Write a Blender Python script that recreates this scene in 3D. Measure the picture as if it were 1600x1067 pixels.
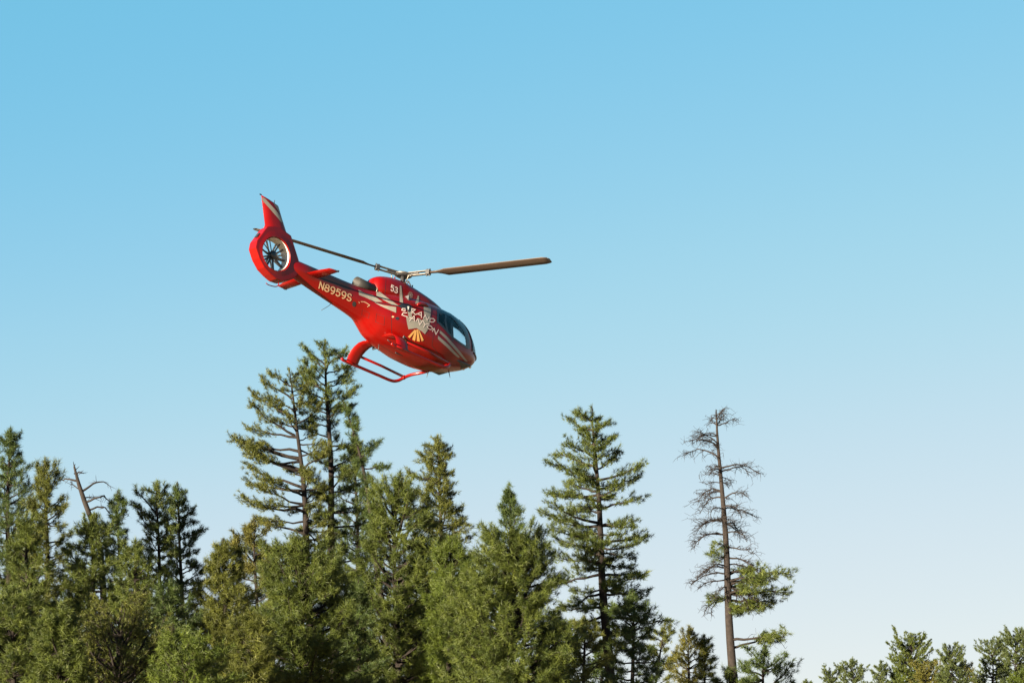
import bpy, bmesh, math
import numpy as np
from mathutils import Vector, Matrix
from mathutils.bvhtree import BVHTree

for o in list(bpy.data.objects):
    bpy.data.objects.remove(o)
sc = bpy.context.scene
COL = sc.collection
R = math.radians

# ------------------------------------------------------------------ camera
PITCH = R(11.0)
LENS = 85.0
W0, H0 = 1600.0, 1067.0
F = W0 * LENS / 36.0
EYE = Vector((0, 0, 1.7))
cam_d = bpy.data.cameras.new('camera')
cam_d.lens = LENS
cam_d.sensor_width = 36.0
cam_d.clip_start = 0.5
cam_d.clip_end = 6000
cam = bpy.data.objects.new('camera', cam_d)
cam.location = EYE
cam.rotation_euler = (R(90) + PITCH, 0, 0)
COL.objects.link(cam)
sc.camera = cam
CX = Vector((1, 0, 0))
CY = Vector((0, -math.sin(PITCH), math.cos(PITCH)))
CZ = Vector((0, -math.cos(PITCH), -math.sin(PITCH)))

# ------------------------------------------------------------------ light
SUN_EL = R(9.0)
SUN_AZ = R(42.0)      # measured to the left from straight behind the camera
sdir = Vector((-math.cos(SUN_EL) * math.sin(SUN_AZ), -math.cos(SUN_EL) * math.cos(SUN_AZ), math.sin(SUN_EL)))
world = bpy.data.worlds.new('World')
sc.world = world
world.use_nodes = True
wn = world.node_tree
bg = wn.nodes['Background']
sky = wn.nodes.new('ShaderNodeTexSky')
sky.sky_type = 'NISHITA'
sky.sun_disc = False
sky.sun_elevation = SUN_EL
sky.sun_rotation = math.atan2(sdir.x, sdir.y)
sky.altitude = 2000
sky.air_density = 1.0
sky.dust_density = 0.6
sky.ozone_density = 1.2
EXPOSURE = 2.9
SKY_STRENGTH = 0.10
# the camera's film curve for the sky's blue and green, the same in every direction
sep = wn.nodes.new('ShaderNodeSeparateColor')
com = wn.nodes.new('ShaderNodeCombineColor')
wn.links.new(sky.outputs[0], sep.inputs[0])
CURVES = [[(.11, .11), (.14, .165), (.171, .208), (.21, .278), (.273, .395), (.413, .60), (.561, .712)],
          [(.12, .28), (.20, .47), (.24, .53), (.287, .565), (.343, .612), (.441, .690), (.618, .762), (.748, .808)],
          [(.15, .38), (.30, .68), (.40, .79), (.451, .812), (.504, .828), (.585, .838), (.703, .852)]]
for i in range(3):
    a_ = wn.nodes.new('ShaderNodeMath'); a_.operation = 'MULTIPLY'; a_.inputs[1].default_value = 0.13
    b_ = wn.nodes.new('ShaderNodeFloatCurve')
    cv_ = b_.mapping.curves[0]
    for q_ in CURVES[i]: cv_.points.new(*q_)
    cv_.points[-1].location = (1.0, 0.90)
    b_.mapping.update()
    c_ = wn.nodes.new('ShaderNodeMath'); c_.operation = 'MULTIPLY'; c_.inputs[1].default_value = 1.0 / SKY_STRENGTH / 2 ** EXPOSURE
    wn.links.new(sep.outputs[i], a_.inputs[0]); wn.links.new(a_.outputs[0], b_.inputs['Value'])
    wn.links.new(b_.outputs[0], c_.inputs[0]); wn.links.new(c_.outputs[0], com.inputs[i])
wn.links.new(com.outputs[0], bg.inputs[0])
bg.inputs[1].default_value = SKY_STRENGTH
sun_d = bpy.data.lights.new('sun', 'SUN')
sun_d.energy = 5.0
sun_d.angle = R(0.55)
sun_d.color = (1.0, 0.83, 0.60)
sun = bpy.data.objects.new('sun', sun_d)
sun.rotation_euler = (-sdir).to_track_quat('-Z', 'Y').to_euler()
sun.location = (-40, -40, 60)
COL.objects.link(sun)
sc.view_settings.view_transform = 'Standard'
sc.view_settings.look = 'None'
sc.view_settings.gamma = 1
sc.view_settings.use_curve_mapping = False
sc.view_settings.exposure = EXPOSURE


def at(u, v, depth):
    """point of the place seen at photo pixel (u, v), at world Y = depth"""
    d = CX * ((u - W0 / 2) / F) + CY * ((H0 / 2 - v) / F) - CZ
    return EYE + d * (depth / d.y)


# ------------------------------------------------------------------ helpers
def tag(o, label=None, cat=None, group=None, kind=None):
    if label: o['label'] = label
    if cat: o['category'] = cat
    if group: o['group'] = group
    if kind: o['kind'] = kind
    return o


def empty(name, loc=(0, 0, 0), parent=None):
    o = bpy.data.objects.new(name, None)
    o.empty_display_size = 0.3
    COL.objects.link(o)
    o.location = loc
    o.parent = parent
    return o


def link_mesh(name, me, mat, parent=None):
    o = bpy.data.objects.new(name, me)
    if mat: me.materials.append(mat)
    COL.objects.link(o)
    o.parent = parent
    return o


def np_mesh(name, V, Fc, mat, parent=None, smooth=False, attr=None):
    """V (n,3), Fc (m,k) with k constant"""
    me = bpy.data.meshes.new(name)
    V = np.ascontiguousarray(V, dtype=np.float32)
    Fc = np.ascontiguousarray(Fc, dtype=np.int32)
    m, k = Fc.shape
    me.vertices.add(len(V)); me.vertices.foreach_set('co', V.ravel())
    me.loops.add(m * k); me.loops.foreach_set('vertex_index', Fc.ravel())
    me.polygons.add(m)
    me.polygons.foreach_set('loop_start', np.arange(0, m * k, k, dtype=np.int32))
    me.polygons.foreach_set('loop_total', np.full(m, k, dtype=np.int32))
    me.polygons.foreach_set('use_smooth', np.full(m, smooth))
    me.update(calc_edges=True)
    if attr is not None:
        a = me.attributes.new('tint', 'FLOAT', 'POINT')
        a.data.foreach_set('value', np.ascontiguousarray(attr, dtype=np.float32))
    return link_mesh(name, me, mat, parent)


def bm_mesh(name, bm, mat, parent=None, smooth=True):
    me = bpy.data.meshes.new(name)
    bmesh.ops.recalc_face_normals(bm, faces=bm.faces)
    bm.to_mesh(me); bm.free()
    for p in me.polygons: p.use_smooth = smooth
    return link_mesh(name, me, mat, parent)


# ------------------------------------------------------------------ materials
def new_mat(name):
    m = bpy.data.materials.new(name)
    m.use_nodes = True
    nt = m.node_tree
    return m, nt, nt.nodes['Principled BSDF']


def plain(name, col, rough=0.5, metal=0.0, var=0.12, scale=6.0, coat=0.0, spec=0.5):
    col = tuple(c * 0.84 for c in col)
    m, nt, b = new_mat(name)
    tc = nt.nodes.new('ShaderNodeTexCoord')
    no = nt.nodes.new('ShaderNodeTexNoise'); no.inputs['Scale'].default_value = scale
    no.inputs['Detail'].default_value = 5
    nt.links.new(tc.outputs['Object'], no.inputs['Vector'])
    mp = nt.nodes.new('ShaderNodeMapRange')
    mp.inputs['From Min'].default_value = 0.3; mp.inputs['From Max'].default_value = 0.7
    mp.inputs['To Min'].default_value = 1 - var; mp.inputs['To Max'].default_value = 1 + var
    nt.links.new(no.outputs['Fac'], mp.inputs['Value'])
    mx = nt.nodes.new('ShaderNodeVectorMath'); mx.operation = 'SCALE'
    mx.inputs[0].default_value = col
    nt.links.new(mp.outputs[0], mx.inputs['Scale'])
    nt.links.new(mx.outputs[0], b.inputs['Base Color'])
    b.inputs['Roughness'].default_value = rough
    b.inputs['Metallic'].default_value = metal
    b.inputs['Coat Weight'].default_value = coat
    b.inputs['Coat Roughness'].default_value = 0.08
    b.inputs['Specular IOR Level'].default_value = spec
    return m


def darken_boom_top(m):
    """base colour goes near black towards the top of the tail boom, uneven edge"""
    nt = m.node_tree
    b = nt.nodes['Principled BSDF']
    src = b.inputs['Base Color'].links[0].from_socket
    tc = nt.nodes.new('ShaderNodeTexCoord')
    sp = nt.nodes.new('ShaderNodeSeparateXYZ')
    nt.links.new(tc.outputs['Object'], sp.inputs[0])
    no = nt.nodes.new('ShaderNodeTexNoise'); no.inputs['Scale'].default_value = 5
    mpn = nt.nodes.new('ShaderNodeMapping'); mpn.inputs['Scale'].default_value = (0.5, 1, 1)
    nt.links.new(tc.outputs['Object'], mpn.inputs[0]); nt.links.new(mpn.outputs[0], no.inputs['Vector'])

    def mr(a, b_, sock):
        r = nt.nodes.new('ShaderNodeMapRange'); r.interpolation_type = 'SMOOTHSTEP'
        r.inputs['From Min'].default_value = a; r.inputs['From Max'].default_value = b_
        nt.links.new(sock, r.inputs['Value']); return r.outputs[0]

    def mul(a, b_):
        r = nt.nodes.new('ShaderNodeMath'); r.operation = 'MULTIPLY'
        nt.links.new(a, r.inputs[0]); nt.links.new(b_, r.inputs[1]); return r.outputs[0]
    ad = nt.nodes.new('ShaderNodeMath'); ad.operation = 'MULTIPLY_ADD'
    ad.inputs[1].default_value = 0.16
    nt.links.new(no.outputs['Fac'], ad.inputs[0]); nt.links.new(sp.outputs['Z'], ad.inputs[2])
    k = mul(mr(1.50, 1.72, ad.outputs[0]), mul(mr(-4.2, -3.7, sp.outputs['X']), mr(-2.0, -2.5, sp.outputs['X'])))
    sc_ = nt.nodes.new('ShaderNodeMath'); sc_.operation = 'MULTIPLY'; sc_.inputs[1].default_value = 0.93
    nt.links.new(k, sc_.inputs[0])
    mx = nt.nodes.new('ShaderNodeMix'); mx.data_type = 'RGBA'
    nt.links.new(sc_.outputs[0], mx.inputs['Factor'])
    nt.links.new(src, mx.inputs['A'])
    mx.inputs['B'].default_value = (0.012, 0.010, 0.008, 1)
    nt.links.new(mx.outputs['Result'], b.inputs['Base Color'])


def needle_mat(name, dark, light, trans=0.10):
    dark = tuple(c * 0.68 for c in dark); light = tuple(c * 0.86 for c in light)
    m = bpy.data.materials.new(name); m.use_nodes = True
    nt = m.node_tree
    for n in list(nt.nodes):
        if n.type != 'OUTPUT_MATERIAL': nt.nodes.remove(n)
    out = [n for n in nt.nodes if n.type == 'OUTPUT_MATERIAL'][0]
    at_ = nt.nodes.new('ShaderNodeAttribute'); at_.attribute_name = 'tint'
    mx = nt.nodes.new('ShaderNodeMix'); mx.data_type = 'RGBA'
    mx.inputs['A'].default_value = (*dark, 1); mx.inputs['B'].default_value = (*light, 1)
    nt.links.new(at_.outputs['Fac'], mx.inputs['Factor'])
    b = nt.nodes.new('ShaderNodeBsdfPrincipled')
    b.inputs['Roughness'].default_value = 0.55
    b.inputs['Specular IOR Level'].default_value = 0.18
    nt.links.new(mx.outputs['Result'], b.inputs['Base Color'])
    t = nt.nodes.new('ShaderNodeBsdfTranslucent')
    nt.links.new(mx.outputs['Result'], t.inputs['Color'])
    ms = nt.nodes.new('ShaderNodeMixShader'); ms.inputs[0].default_value = trans
    nt.links.new(b.outputs[0], ms.inputs[1]); nt.links.new(t.outputs[0], ms.inputs[2])
    nt.links.new(ms.outputs[0], out.inputs[0])
    return m


def glass_mat(name, tint, gloss=0.05):
    m = bpy.data.materials.new(name); m.use_nodes = True
    nt = m.node_tree
    for n in list(nt.nodes):
        if n.type != 'OUTPUT_MATERIAL': nt.nodes.remove(n)
    out = [n for n in nt.nodes if n.type == 'OUTPUT_MATERIAL'][0]
    tr = nt.nodes.new('ShaderNodeBsdfTransparent'); tr.inputs[0].default_value = (*tint, 1)
    gl = nt.nodes.new('ShaderNodeBsdfGlossy'); gl.inputs['Roughness'].default_value = gloss
    fr = nt.nodes.new('ShaderNodeFresnel'); fr.inputs[0].default_value = 1.35
    ms = nt.nodes.new('ShaderNodeMixShader')
    nt.links.new(fr.outputs[0], ms.inputs[0])
    nt.links.new(tr.outputs[0], ms.inputs[1]); nt.links.new(gl.outputs[0], ms.inputs[2])
    nt.links.new(ms.outputs[0], out.inputs[0])
    return m


M = {}
M['red'] = plain('red_paint', (0.125, 0.0012, 0.0006), 0.30, var=0.06, scale=2, coat=0.18, spec=0.20)
darken_boom_top(M['red'])
M['redp'] = plain('red_paint_small', (0.125, 0.0012, 0.0006), 0.30, var=0.06, scale=3, coat=0.18, spec=0.20)
M['grey'] = plain('grey_marking', (0.17, 0.158, 0.134), 0.5, var=0.06)
darken_boom_top(M['grey'])
M['gold'] = plain('gold_marking', (0.34, 0.18, 0.05), 0.5, var=0.05)
M['letter'] = plain('cream_lettering', (0.30, 0.20, 0.12), 0.5, var=0.03)
darken_boom_top(M['letter'])
M['white'] = plain('white_lettering', (0.40, 0.34, 0.32), 0.5, var=0.03)
M['duct'] = plain('white_duct', (0.50, 0.47, 0.43), 0.5, var=0.05)
M['black'] = plain('black_trim', (0.012, 0.013, 0.016), 0.35, var=0.2)
M['sooty'] = plain('sooty_metal', (0.006, 0.0055, 0.005), 0.6, var=0.3, scale=10)
M['dark'] = plain('dark_metal', (0.03, 0.03, 0.033), 0.45, metal=0.3, var=0.25, scale=12)
M['steel'] = plain('bright_metal', (0.15, 0.135, 0.117), 0.42, metal=0.7, var=0.2, scale=14)
M['blade'] = plain('bronze_blade', (0.034, 0.021, 0.014), 0.55, var=0.12, scale=4)
M['fan'] = plain('fan_blade', (0.035, 0.035, 0.042), 0.45, var=0.15)
M['lining'] = plain('cabin_lining', (0.035, 0.037, 0.042), 0.7, var=0.15)
M['seat'] = plain('seat_leather', (0.03, 0.035, 0.05), 0.55, var=0.2)
M['glass'] = glass_mat('cabin_glass', (0.80, 0.88, 0.92))
M['glass2'] = glass_mat('windshield_glass', (0.90, 0.95, 0.97))
M['lens'] = plain('lamp_lens', (0.5, 0.5, 0.48), 0.15, var=0.02, coat=0.6)
M['bark'] = plain('pine_bark', (0.0095, 0.0070, 0.0060), 0.9, var=0.45, scale=9, spec=0.2)
M['bark_grey'] = plain('dead_wood', (0.014, 0.0110, 0.0100), 0.9, var=0.4, scale=9, spec=0.2)
M['bark_pale'] = plain('weathered_snag_wood', (0.012, 0.0095, 0.0085), 0.85, var=0.45, scale=5, spec=0.2)
M['n_green'] = needle_mat('needles_green', (0.012, 0.025, 0.0045), (0.066, 0.084, 0.0135))
M['n_dark'] = needle_mat('needles_dark_green', (0.011, 0.024, 0.0060), (0.047, 0.070, 0.0150))
M['n_olive'] = needle_mat('needles_olive', (0.016, 0.026, 0.0045), (0.078, 0.086, 0.0140))
M['n_brown'] = needle_mat('needles_brownish', (0.021, 0.026, 0.0045), (0.088, 0.084, 0.0140))
M['n_bright'] = needle_mat('needles_bright', (0.015, 0.029, 0.0038), (0.066, 0.090, 0.0110))
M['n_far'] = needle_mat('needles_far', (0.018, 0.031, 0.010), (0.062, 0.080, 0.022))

# ------------------------------------------------------------------ ground
gm, gnt, gb = new_mat('dry_grass_ground')
tc = gnt.nodes.new('ShaderNodeTexCoord')
n1 = gnt.nodes.new('ShaderNodeTexNoise'); n1.inputs['Scale'].default_value = 0.12; n1.inputs['Detail'].default_value = 8
cr = gnt.nodes.new('ShaderNodeValToRGB')
cr.color_ramp.elements[0].position = 0.35; cr.color_ramp.elements[0].color = (0.26, 0.19, 0.12, 1)
cr.color_ramp.elements[1].position = 0.65; cr.color_ramp.elements[1].color = (0.42, 0.31, 0.19, 1)
gnt.links.new(tc.outputs['Object'], n1.inputs['Vector']); gnt.links.new(n1.outputs['Fac'], cr.inputs[0])
gnt.links.new(cr.outputs[0], gb.inputs['Base Color']); gb.inputs['Roughness'].default_value = 0.95
NG = 60
gx = np.sign(np.linspace(-1, 1, NG)) * np.abs(np.linspace(-1, 1, NG)) ** 2.5 * 3500
GX, GY = np.meshgrid(gx, gx + 60)
GZ = 0.25 * np.sin(GX / 37) * np.cos(GY / 29)
gv = np.stack([GX.ravel(), GY.ravel(), GZ.ravel()], 1)
ii = np.arange(NG * NG).reshape(NG, NG)
gf = np.stack([ii[:-1, :-1].ravel(), ii[:-1, 1:].ravel(), ii[1:, 1:].ravel(), ii[1:, :-1].ravel()], 1)
tag(np_mesh('ground', gv, gf, gm, smooth=True), kind='structure')


def gz(x, y):
    return 0.25 * math.sin(x / 37) * math.cos(y / 29) - 0.08


# ================================================================== TREES
def tubes(P, Rr, k):
    """P (m,3) one polyline, Rr (m,) -> verts, quads"""
    P = np.asarray(P, float); m = len(P)
    T = np.gradient(P, axis=0)
    T /= np.linalg.norm(T, axis=1)[:, None] + 1e-9
    ref = np.array([0.31, 0.87, 0.12])
    A = np.cross(T, ref); A /= np.linalg.norm(A, axis=1)[:, None] + 1e-9
    B = np.cross(T, A)
    an = np.linspace(0, 2 * np.pi, k, endpoint=False)
    V = P[:, None, :] + np.asarray(Rr)[:, None, None] * (np.cos(an)[None, :, None] * A[:, None, :] + np.sin(an)[None, :, None] * B[:, None, :])
    idx = np.arange(m * k).reshape(m, k)
    nx = np.roll(idx, -1, axis=1)
    Q = np.stack([idx[:-1], nx[:-1], nx[1:], idx[1:]], -1).reshape(-1, 4)
    return V.reshape(-1, 3), Q


class Wood:
    def __init__(s): s.V = []; s.Q = []; s.n = 0
    def add(s, P, Rr, k):
        V, Q = tubes(P, Rr, k)
        s.V.append(V); s.Q.append(Q + s.n); s.n += len(V)
    def sticks(s, A, B, ra, rb):
        """many straight 3-sided twigs at once"""
        A = np.asarray(A, float); B = np.asarray(B, float)
        if not len(A): return
        T = B - A; T /= np.linalg.norm(T, axis=1)[:, None] + 1e-9
        U = np.cross(T, np.array([0.3, 0.2, 0.93])); U /= np.linalg.norm(U, axis=1)[:, None] + 1e-9
        W = np.cross(T, U)
        an = np.array([0, 2.0944, 4.18879])
        D = np.cos(an)[None, :, None] * U[:, None, :] + np.sin(an)[None, :, None] * W[:, None, :]
        ra = np.broadcast_to(ra, (len(A),)); rb = np.broadcast_to(rb, (len(A),))
        V = np.concatenate([A[:, None, :] + D * ra[:, None, None], B[:, None, :] + D * rb[:, None, None]], 1).reshape(-1, 3)
        b = (np.arange(len(A)) * 6)[:, None]
        Q = np.concatenate([b + np.array([[0, 1, 4, 3]]), b + np.array([[1, 2, 5, 4]]), b + np.array([[2, 0, 3, 5]])], 0)
        s.V.append(V); s.Q.append(Q + s.n); s.n += len(V)
    def build(s, name, mat, parent, smooth=True):
        return np_mesh(name, np.concatenate(s.V), np.concatenate(s.Q), mat, parent, smooth)


def needles(rng, P, D, size, K, w, spread=1.0):
    """P tuft centres, D tuft axes -> triangles"""
    n = len(P)
    S = (np.broadcast_to(size, (n,)) * rng.uniform(0.75, 1.2, n))
    g = rng.normal(size=(n, K, 3)); g /= np.linalg.norm(g, axis=2)[:, :, None]
    d = D[:, None, :] * 0.62 + g * spread
    d /= np.linalg.norm(d, axis=2)[:, :, None]
    o = P[:, None, :] - D[:, None, :] * (S[:, None, None] * rng.uniform(0.0, 0.9, (n, K, 1)))
    L = S[:, None, None] * rng.uniform(0.65, 1.1, (n, K, 1))
    g2 = rng.normal(size=(n, K, 3))
    sd = np.cross(d, g2); sd /= np.linalg.norm(sd, axis=2)[:, :, None] + 1e-9
    ww = w * rng.uniform(0.7, 1.3, (n, K, 1)) * 0.5
    V = np.stack([o - sd * ww, o + sd * ww, o + d * L], 2).reshape(-1, 3)
    Q = np.arange(n * K * 3).reshape(-1, 3)
    tint = np.repeat(np.clip(rng.normal(0.5, 0.20, n), 0, 1), K * 3)
    return V, Q, tint


STY = {
    # sp: metres between limbs; et/eb limb angle at top/base; up: upturn; smin: where twigs start; tw: twigs per metre
    'tall':  dict(sp=0.125, et=30, eb=-12, up=18, smin=.26, tw=6.2, tl=.44, nt=4, size=.23, K=32, w=.017, wd=1.10, en=6),
    'open':  dict(sp=0.145, et=36, eb=-2, up=20, smin=.40, tw=6.0, tl=.50, nt=4, size=.23, K=32, w=.017, wd=1.08),
    'mid':   dict(sp=0.105, et=40, eb=0, up=24, smin=.24, tw=5.0, tl=.46, nt=3, size=.25, K=34, w=.018, wd=1.02, lob=.2),
    'dense': dict(sp=0.040, et=44, eb=8, up=28, smin=.36, tw=5.0, tl=.40, nt=3, size=.22, K=30, w=.016, wd=1.12, lob=.15, lo=.86),
    'tufty': dict(sp=0.065, et=46, eb=8, up=30, smin=.30, tw=3.2, tl=.45, nt=3, size=.27, K=44, w=.018, wd=1.10),
    'scrub': dict(sp=0.050, et=55, eb=20, up=18, smin=.35, tw=6.0, tl=.50, nt=5, size=.11, K=14, w=.018, wd=1.1),
    'fill':  dict(sp=0.10, et=42, eb=2, up=18, smin=.20, tw=3.4, tl=.55, nt=3, size=.30, K=14, w=.046, wd=1.15),
    'far':   dict(sp=0.105, et=40, eb=5, up=22, smin=.25, tw=3.6, tl=.50, nt=4, size=.27, K=18, w=.046, wd=1.12, lob=.22),
}
ntree = [0]


def trunk_line(px, D, rng, wob=0.05):
    pts = [np.array(at(u, v, D)) for u, v in px]
    a, b = pts[-2], pts[-1]
    g = gz(b[0], D)
    k = (b[2] - g) / max(a[2] - b[2], .2)
    pts.append(np.array([b[0] + (b[0] - a[0]) * min(k, 1.5) * .6, D, g]))
    pts = np.array(pts)
    seg = np.r_[0, np.cumsum(np.linalg.norm(np.diff(pts, axis=0), axis=1))]
    s = np.linspace(0, seg[-1], 22)
    L = np.stack([np.interp(s, seg, pts[:, i]) for i in range(3)], 1)
    ph = rng.uniform(0, 6, 2)
    L[:, 0] += wob * np.sin(s * 0.8 + ph[0]) * np.minimum(1, s)
    L[:, 1] += wob * np.sin(s * 0.7 + ph[1])
    return L            # top -> bottom


def limb(rng, o, az, L, e0, up, m=7, sag=0.0):
    s = np.linspace(0, 1, m)
    e = np.radians(e0 + rng.normal(0, 9, m) + up * s ** 1.5 - sag * np.sin(np.pi * np.minimum(s * 1.0, 1)))
    a = az + rng.normal(0, .20, m).cumsum() * .6
    st = L / (m - 1)
    d = np.stack([np.cos(e) * np.cos(a), np.cos(e) * np.sin(a), np.sin(e)], 1)
    return o + np.r_[np.zeros((1, 3)), np.cumsum(d[:-1] * st, axis=0)]


def tree(label, style, D, trunk_px, prof, mat='n_green', rb=0.2, cat='pine tree', group=None, name='pine_tree',
         base_v=None, hero=False, dens=1.0, wood='bark', limbs=(), over=None, wob=0.05, extra=None, gap=0.0):
    ntree[0] += 1
    rng = np.random.default_rng(100 + ntree[0] * 17)
    S = dict(STY[style]);
    if over: S.update(over)
    px2m = D / F / math.cos(PITCH)
    vf = S.get('vf') or rng.uniform(.80, 1.06)
    S['size'] *= vf; S['K'] = int(S['K'] * vf); S['w'] *= .88; S['sp'] *= vf ** 1.2; S['K'] += 4
    S['et'] += rng.normal(0, 5); S['eb'] += rng.normal(0, 5)
    T = trunk_line(trunk_px, D, rng, wob)
    root = empty(name, tuple(T[-1]))
    tag(root, label, cat, group)
    org = T[-1].copy()
    zT = T[::-1, 2]
    pz = np.array([at(800, v, D).z for v, _, _ in prof])[::-1]
    pl = np.array([l for _, l, _ in prof])[::-1] * px2m
    pr = np.array([r for _, _, r in prof])[::-1] * px2m
    ztop, zb = T[0, 2], pz[0]
    H = ztop - org[2]
    wt = Wood()
    rad = rb * np.clip((ztop - T[:, 2]) / H, 0, 1) ** .85 + 0.018
    wt.add(T - org, rad, 10)
    wt.build('trunk', M[wood], root)
    W = Wood()
    tp, td = [], []
    twA, twB, twR = [], [], []
    z = ztop - 0.25
    az = rng.uniform(0, 6.28)
    ph3 = rng.uniform(0, 6.28, 2)
    lob = S.get('lob', .14)
    todo = [(at(800, v_, D).z, math.radians(a_), l_ * px2m) for v_, a_, l_ in limbs]
    rnd = True
    while rnd or todo:
        given = None
        if rnd:
            rnd = z > zb
            z -= S['sp'] * rng.uniform(.6, 1.4) / dens
            az += 2.39996 + rng.normal(0, .35)
            if rng.random() < gap: continue
        else:
            z_, az, given = todo.pop()
            z = z_
        tt = min(1, max(0, (ztop - z) / (ztop - pz[0])))
        o = np.array([np.interp(z, zT, T[::-1, i]) for i in range(3)])
        o[2] = z
        l, r = np.interp(z, pz, pl), np.interp(z, pz, pr)
        c = math.cos(az); av = (l + r) / 2
        ext = av + (r - av) * max(c, 0) + (l - av) * max(-c, 0)
        ext *= S['wd'] * rng.uniform(S.get('lo', .74), 1.04) if rng.random() > .18 else rng.uniform(.35, .7)
        ext *= 1 + lob * (math.sin(3 * az + ph3[0] + 1.1 * z) * .6 + math.sin(2.3 * z + ph3[1] + az) * .6)
        if given: ext = given
        if ext < .12: continue
        e0 = S['et'] + (S['eb'] - S['et']) * min(1, tt ** .7) + rng.normal(0, S.get('en', 11))
        mid = math.radians(e0 + S['up'] * .4)
        L = ext / max(math.cos(mid), .45)
        # start lower so that the limb reaches its height at the tip
        o2 = o.copy(); o2[2] -= 0.62 * L * max(math.sin(mid), 0)
        if o2[2] < org[2] + .5: continue
        B = limb(rng, o2, az, L, e0, S['up'])
        rr = np.linspace(min(.018 + .020 * L, rb * .45), .007, len(B))
        if hero and L > .5:
            Wb = Wood(); Wb.add(B - org, rr, 6)
        else:
            Wb = W; Wb.add(B - org, rr, 4)
        n = max(3, int(L * S['tw'] * rng.uniform(.85, 1.15)))
        s = S['smin'] + (1 - S['smin']) * (np.arange(n) + rng.uniform(0, .8, n)) / n
        s = np.clip(s, 0, 1)
        sm = s * (len(B) - 1)
        P = np.stack([np.interp(sm, np.arange(len(B)), B[:, i]) for i in range(3)], 1)
        sg = np.where(np.arange(n) % 2 == 0, 1, -1)
        ta = az + sg * np.radians(rng.uniform(20, 75, n)) * (1 - .4 * s)
        te = np.radians(e0 * .5 + rng.uniform(-8, 42, n))
        tl = S['tl'] * (.40 + .75 * (1 - s)) * min(L, 2.0) * rng.uniform(.6, 1.2, n) + .10
        d = np.stack([np.cos(te) * np.cos(ta), np.cos(te) * np.sin(ta), np.sin(te)], 1)
        E_ = P + d * tl[:, None]
        if Wb is W:
            twA.append(P - org); twB.append(E_ - org); twR.append(np.full(n, .009))
        else:
            Wb.sticks(P - org, E_ - org, .011, .005)
            Wb.build('branch', M[wood], root)
        for q in range(S['nt']):
            f = 1 - q * (.80 / S['nt']) - rng.uniform(0, .12, n)
            keep = (tl * f > .04)
            tp.append((P + d * (tl * f)[:, None] + rng.normal(0, .055, (n, 3)))[keep])
            dd = d + np.array([0, 0, .45]) + rng.normal(0, .25, (n, 3))
            td.append(dd[keep])
        tp.append(B[-1:]); td.append((B[-1] - B[-2])[None] * 3 + np.array([[0, 0, .3]]))
    # leader
    nl = 22
    dl = np.linspace(0, 1, nl) * min(1.5, H * .08)
    zz = ztop - dl
    lead = np.stack([np.interp(zz, zT, T[::-1, i]) for i in range(3)], 1)
    lead += rng.normal(0, 1, (nl, 3)) * (.03 + .16 * dl[:, None]) * np.array([1, 1, .5])
    tp.append(lead); td.append(np.tile([[0, 0, 1.0]], (nl, 1)) + rng.normal(0, .4, (nl, 3)))
    if extra: extra(rng, T, org, root, tp, td, wood)
    P = np.concatenate(tp) - org
    Dd = np.concatenate(td); Dd /= np.linalg.norm(Dd, axis=1)[:, None]
    V, Q, tint = needles(rng, P, Dd, S['size'], S['K'], S['w'])
    if twA and style not in ('dense', 'fill', 'far'): W.sticks(np.concatenate(twA), np.concatenate(twB), np.concatenate(twR), .004)
    if W.n: W.build('branches', M[wood], root)['kind'] = 'stuff'
    cr_ = np_mesh('crown', V, Q, M[mat], root, False, tint)
    cr_['kind'] = 'stuff'
    return root


GL = 'pines of the left grove'
GF = 'young pines along the front of the grove'
GM = 'pines of the middle stand'
GB = 'dim pines behind the grove'
GR = 'far pines at the lower right'

# ---- left grove
tree('tall dark green pine at the far left edge of the picture, highest there', 'mid', 105, [(16, 668), (8, 1067)],
     [(668, 4, 4), (700, 18, 22), (740, 26, 28), (800, 36, 40), (870, 48, 50), (960, 60, 55), (1090, 60, 60)], 'n_dark', .24, group=GL)
tree('olive pine between the far left pine and the broken dead snag', 'mid', 98, [(70, 714), (76, 1067)],
     [(714, 4, 4), (750, 20, 22), (800, 32, 36), (880, 44, 44), (1000, 52, 52), (1090, 55, 55)], 'n_olive', .2, group=GL)
tree('slender dark pine just right of the broken dead snag', 'mid', 100, [(184, 765), (192, 1067)],
     [(765, 4, 4), (800, 17, 19), (850, 24, 27), (900, 28, 30), (1000, 38, 38), (1090, 42, 42)], 'n_dark', .17, group=GL)
tree('left one of the two close pines right of the snag, with a blunt double tip', 'mid', 102, [(246, 750), (249, 1067)],
     [(750, 8, 8), (778, 34, 20), (820, 34, 28), (880, 34, 32), (950, 36, 34), (1090, 42, 42)], 'n_green', .18, group=GL)
tree('right one of the two close pines, sky showing between its lower limbs', 'open', 104, [(277, 752), (284, 880), (287, 1067)],
     [(752, 4, 4), (790, 15, 18), (822, 22, 34), (860, 25, 32), (900, 26, 32), (960, 20, 22), (1090, 26, 26)], 'n_dark', .17, group=GL, dens=1.2)
tree('bushy green pine filling the space below the broken snag', 'mid', 92, [(146, 802), (146, 1067)],
     [(800, 14, 14), (822, 26, 28), (850, 36, 38), (900, 48, 48), (1000, 54, 54), (1090, 58, 58)], 'n_green', .17, group=GL, over=dict(sp=.07))
tree('conical olive pine left of the two tallest open pines', 'dense', 88, [(348, 840), (352, 1067)],
     [(840, 4, 4), (870, 18, 20), (930, 38, 38), (1000, 56, 54), (1090, 72, 70)], 'n_olive', .17, group=GL)
tree('mid green pine low between the far left pine and the olive pine', 'mid', 90, [(42, 800), (44, 1067)],
     [(800, 6, 6), (840, 26, 26), (900, 40, 40), (1000, 50, 50), (1090, 54, 54)], 'n_green', .17, group=GL)
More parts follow.
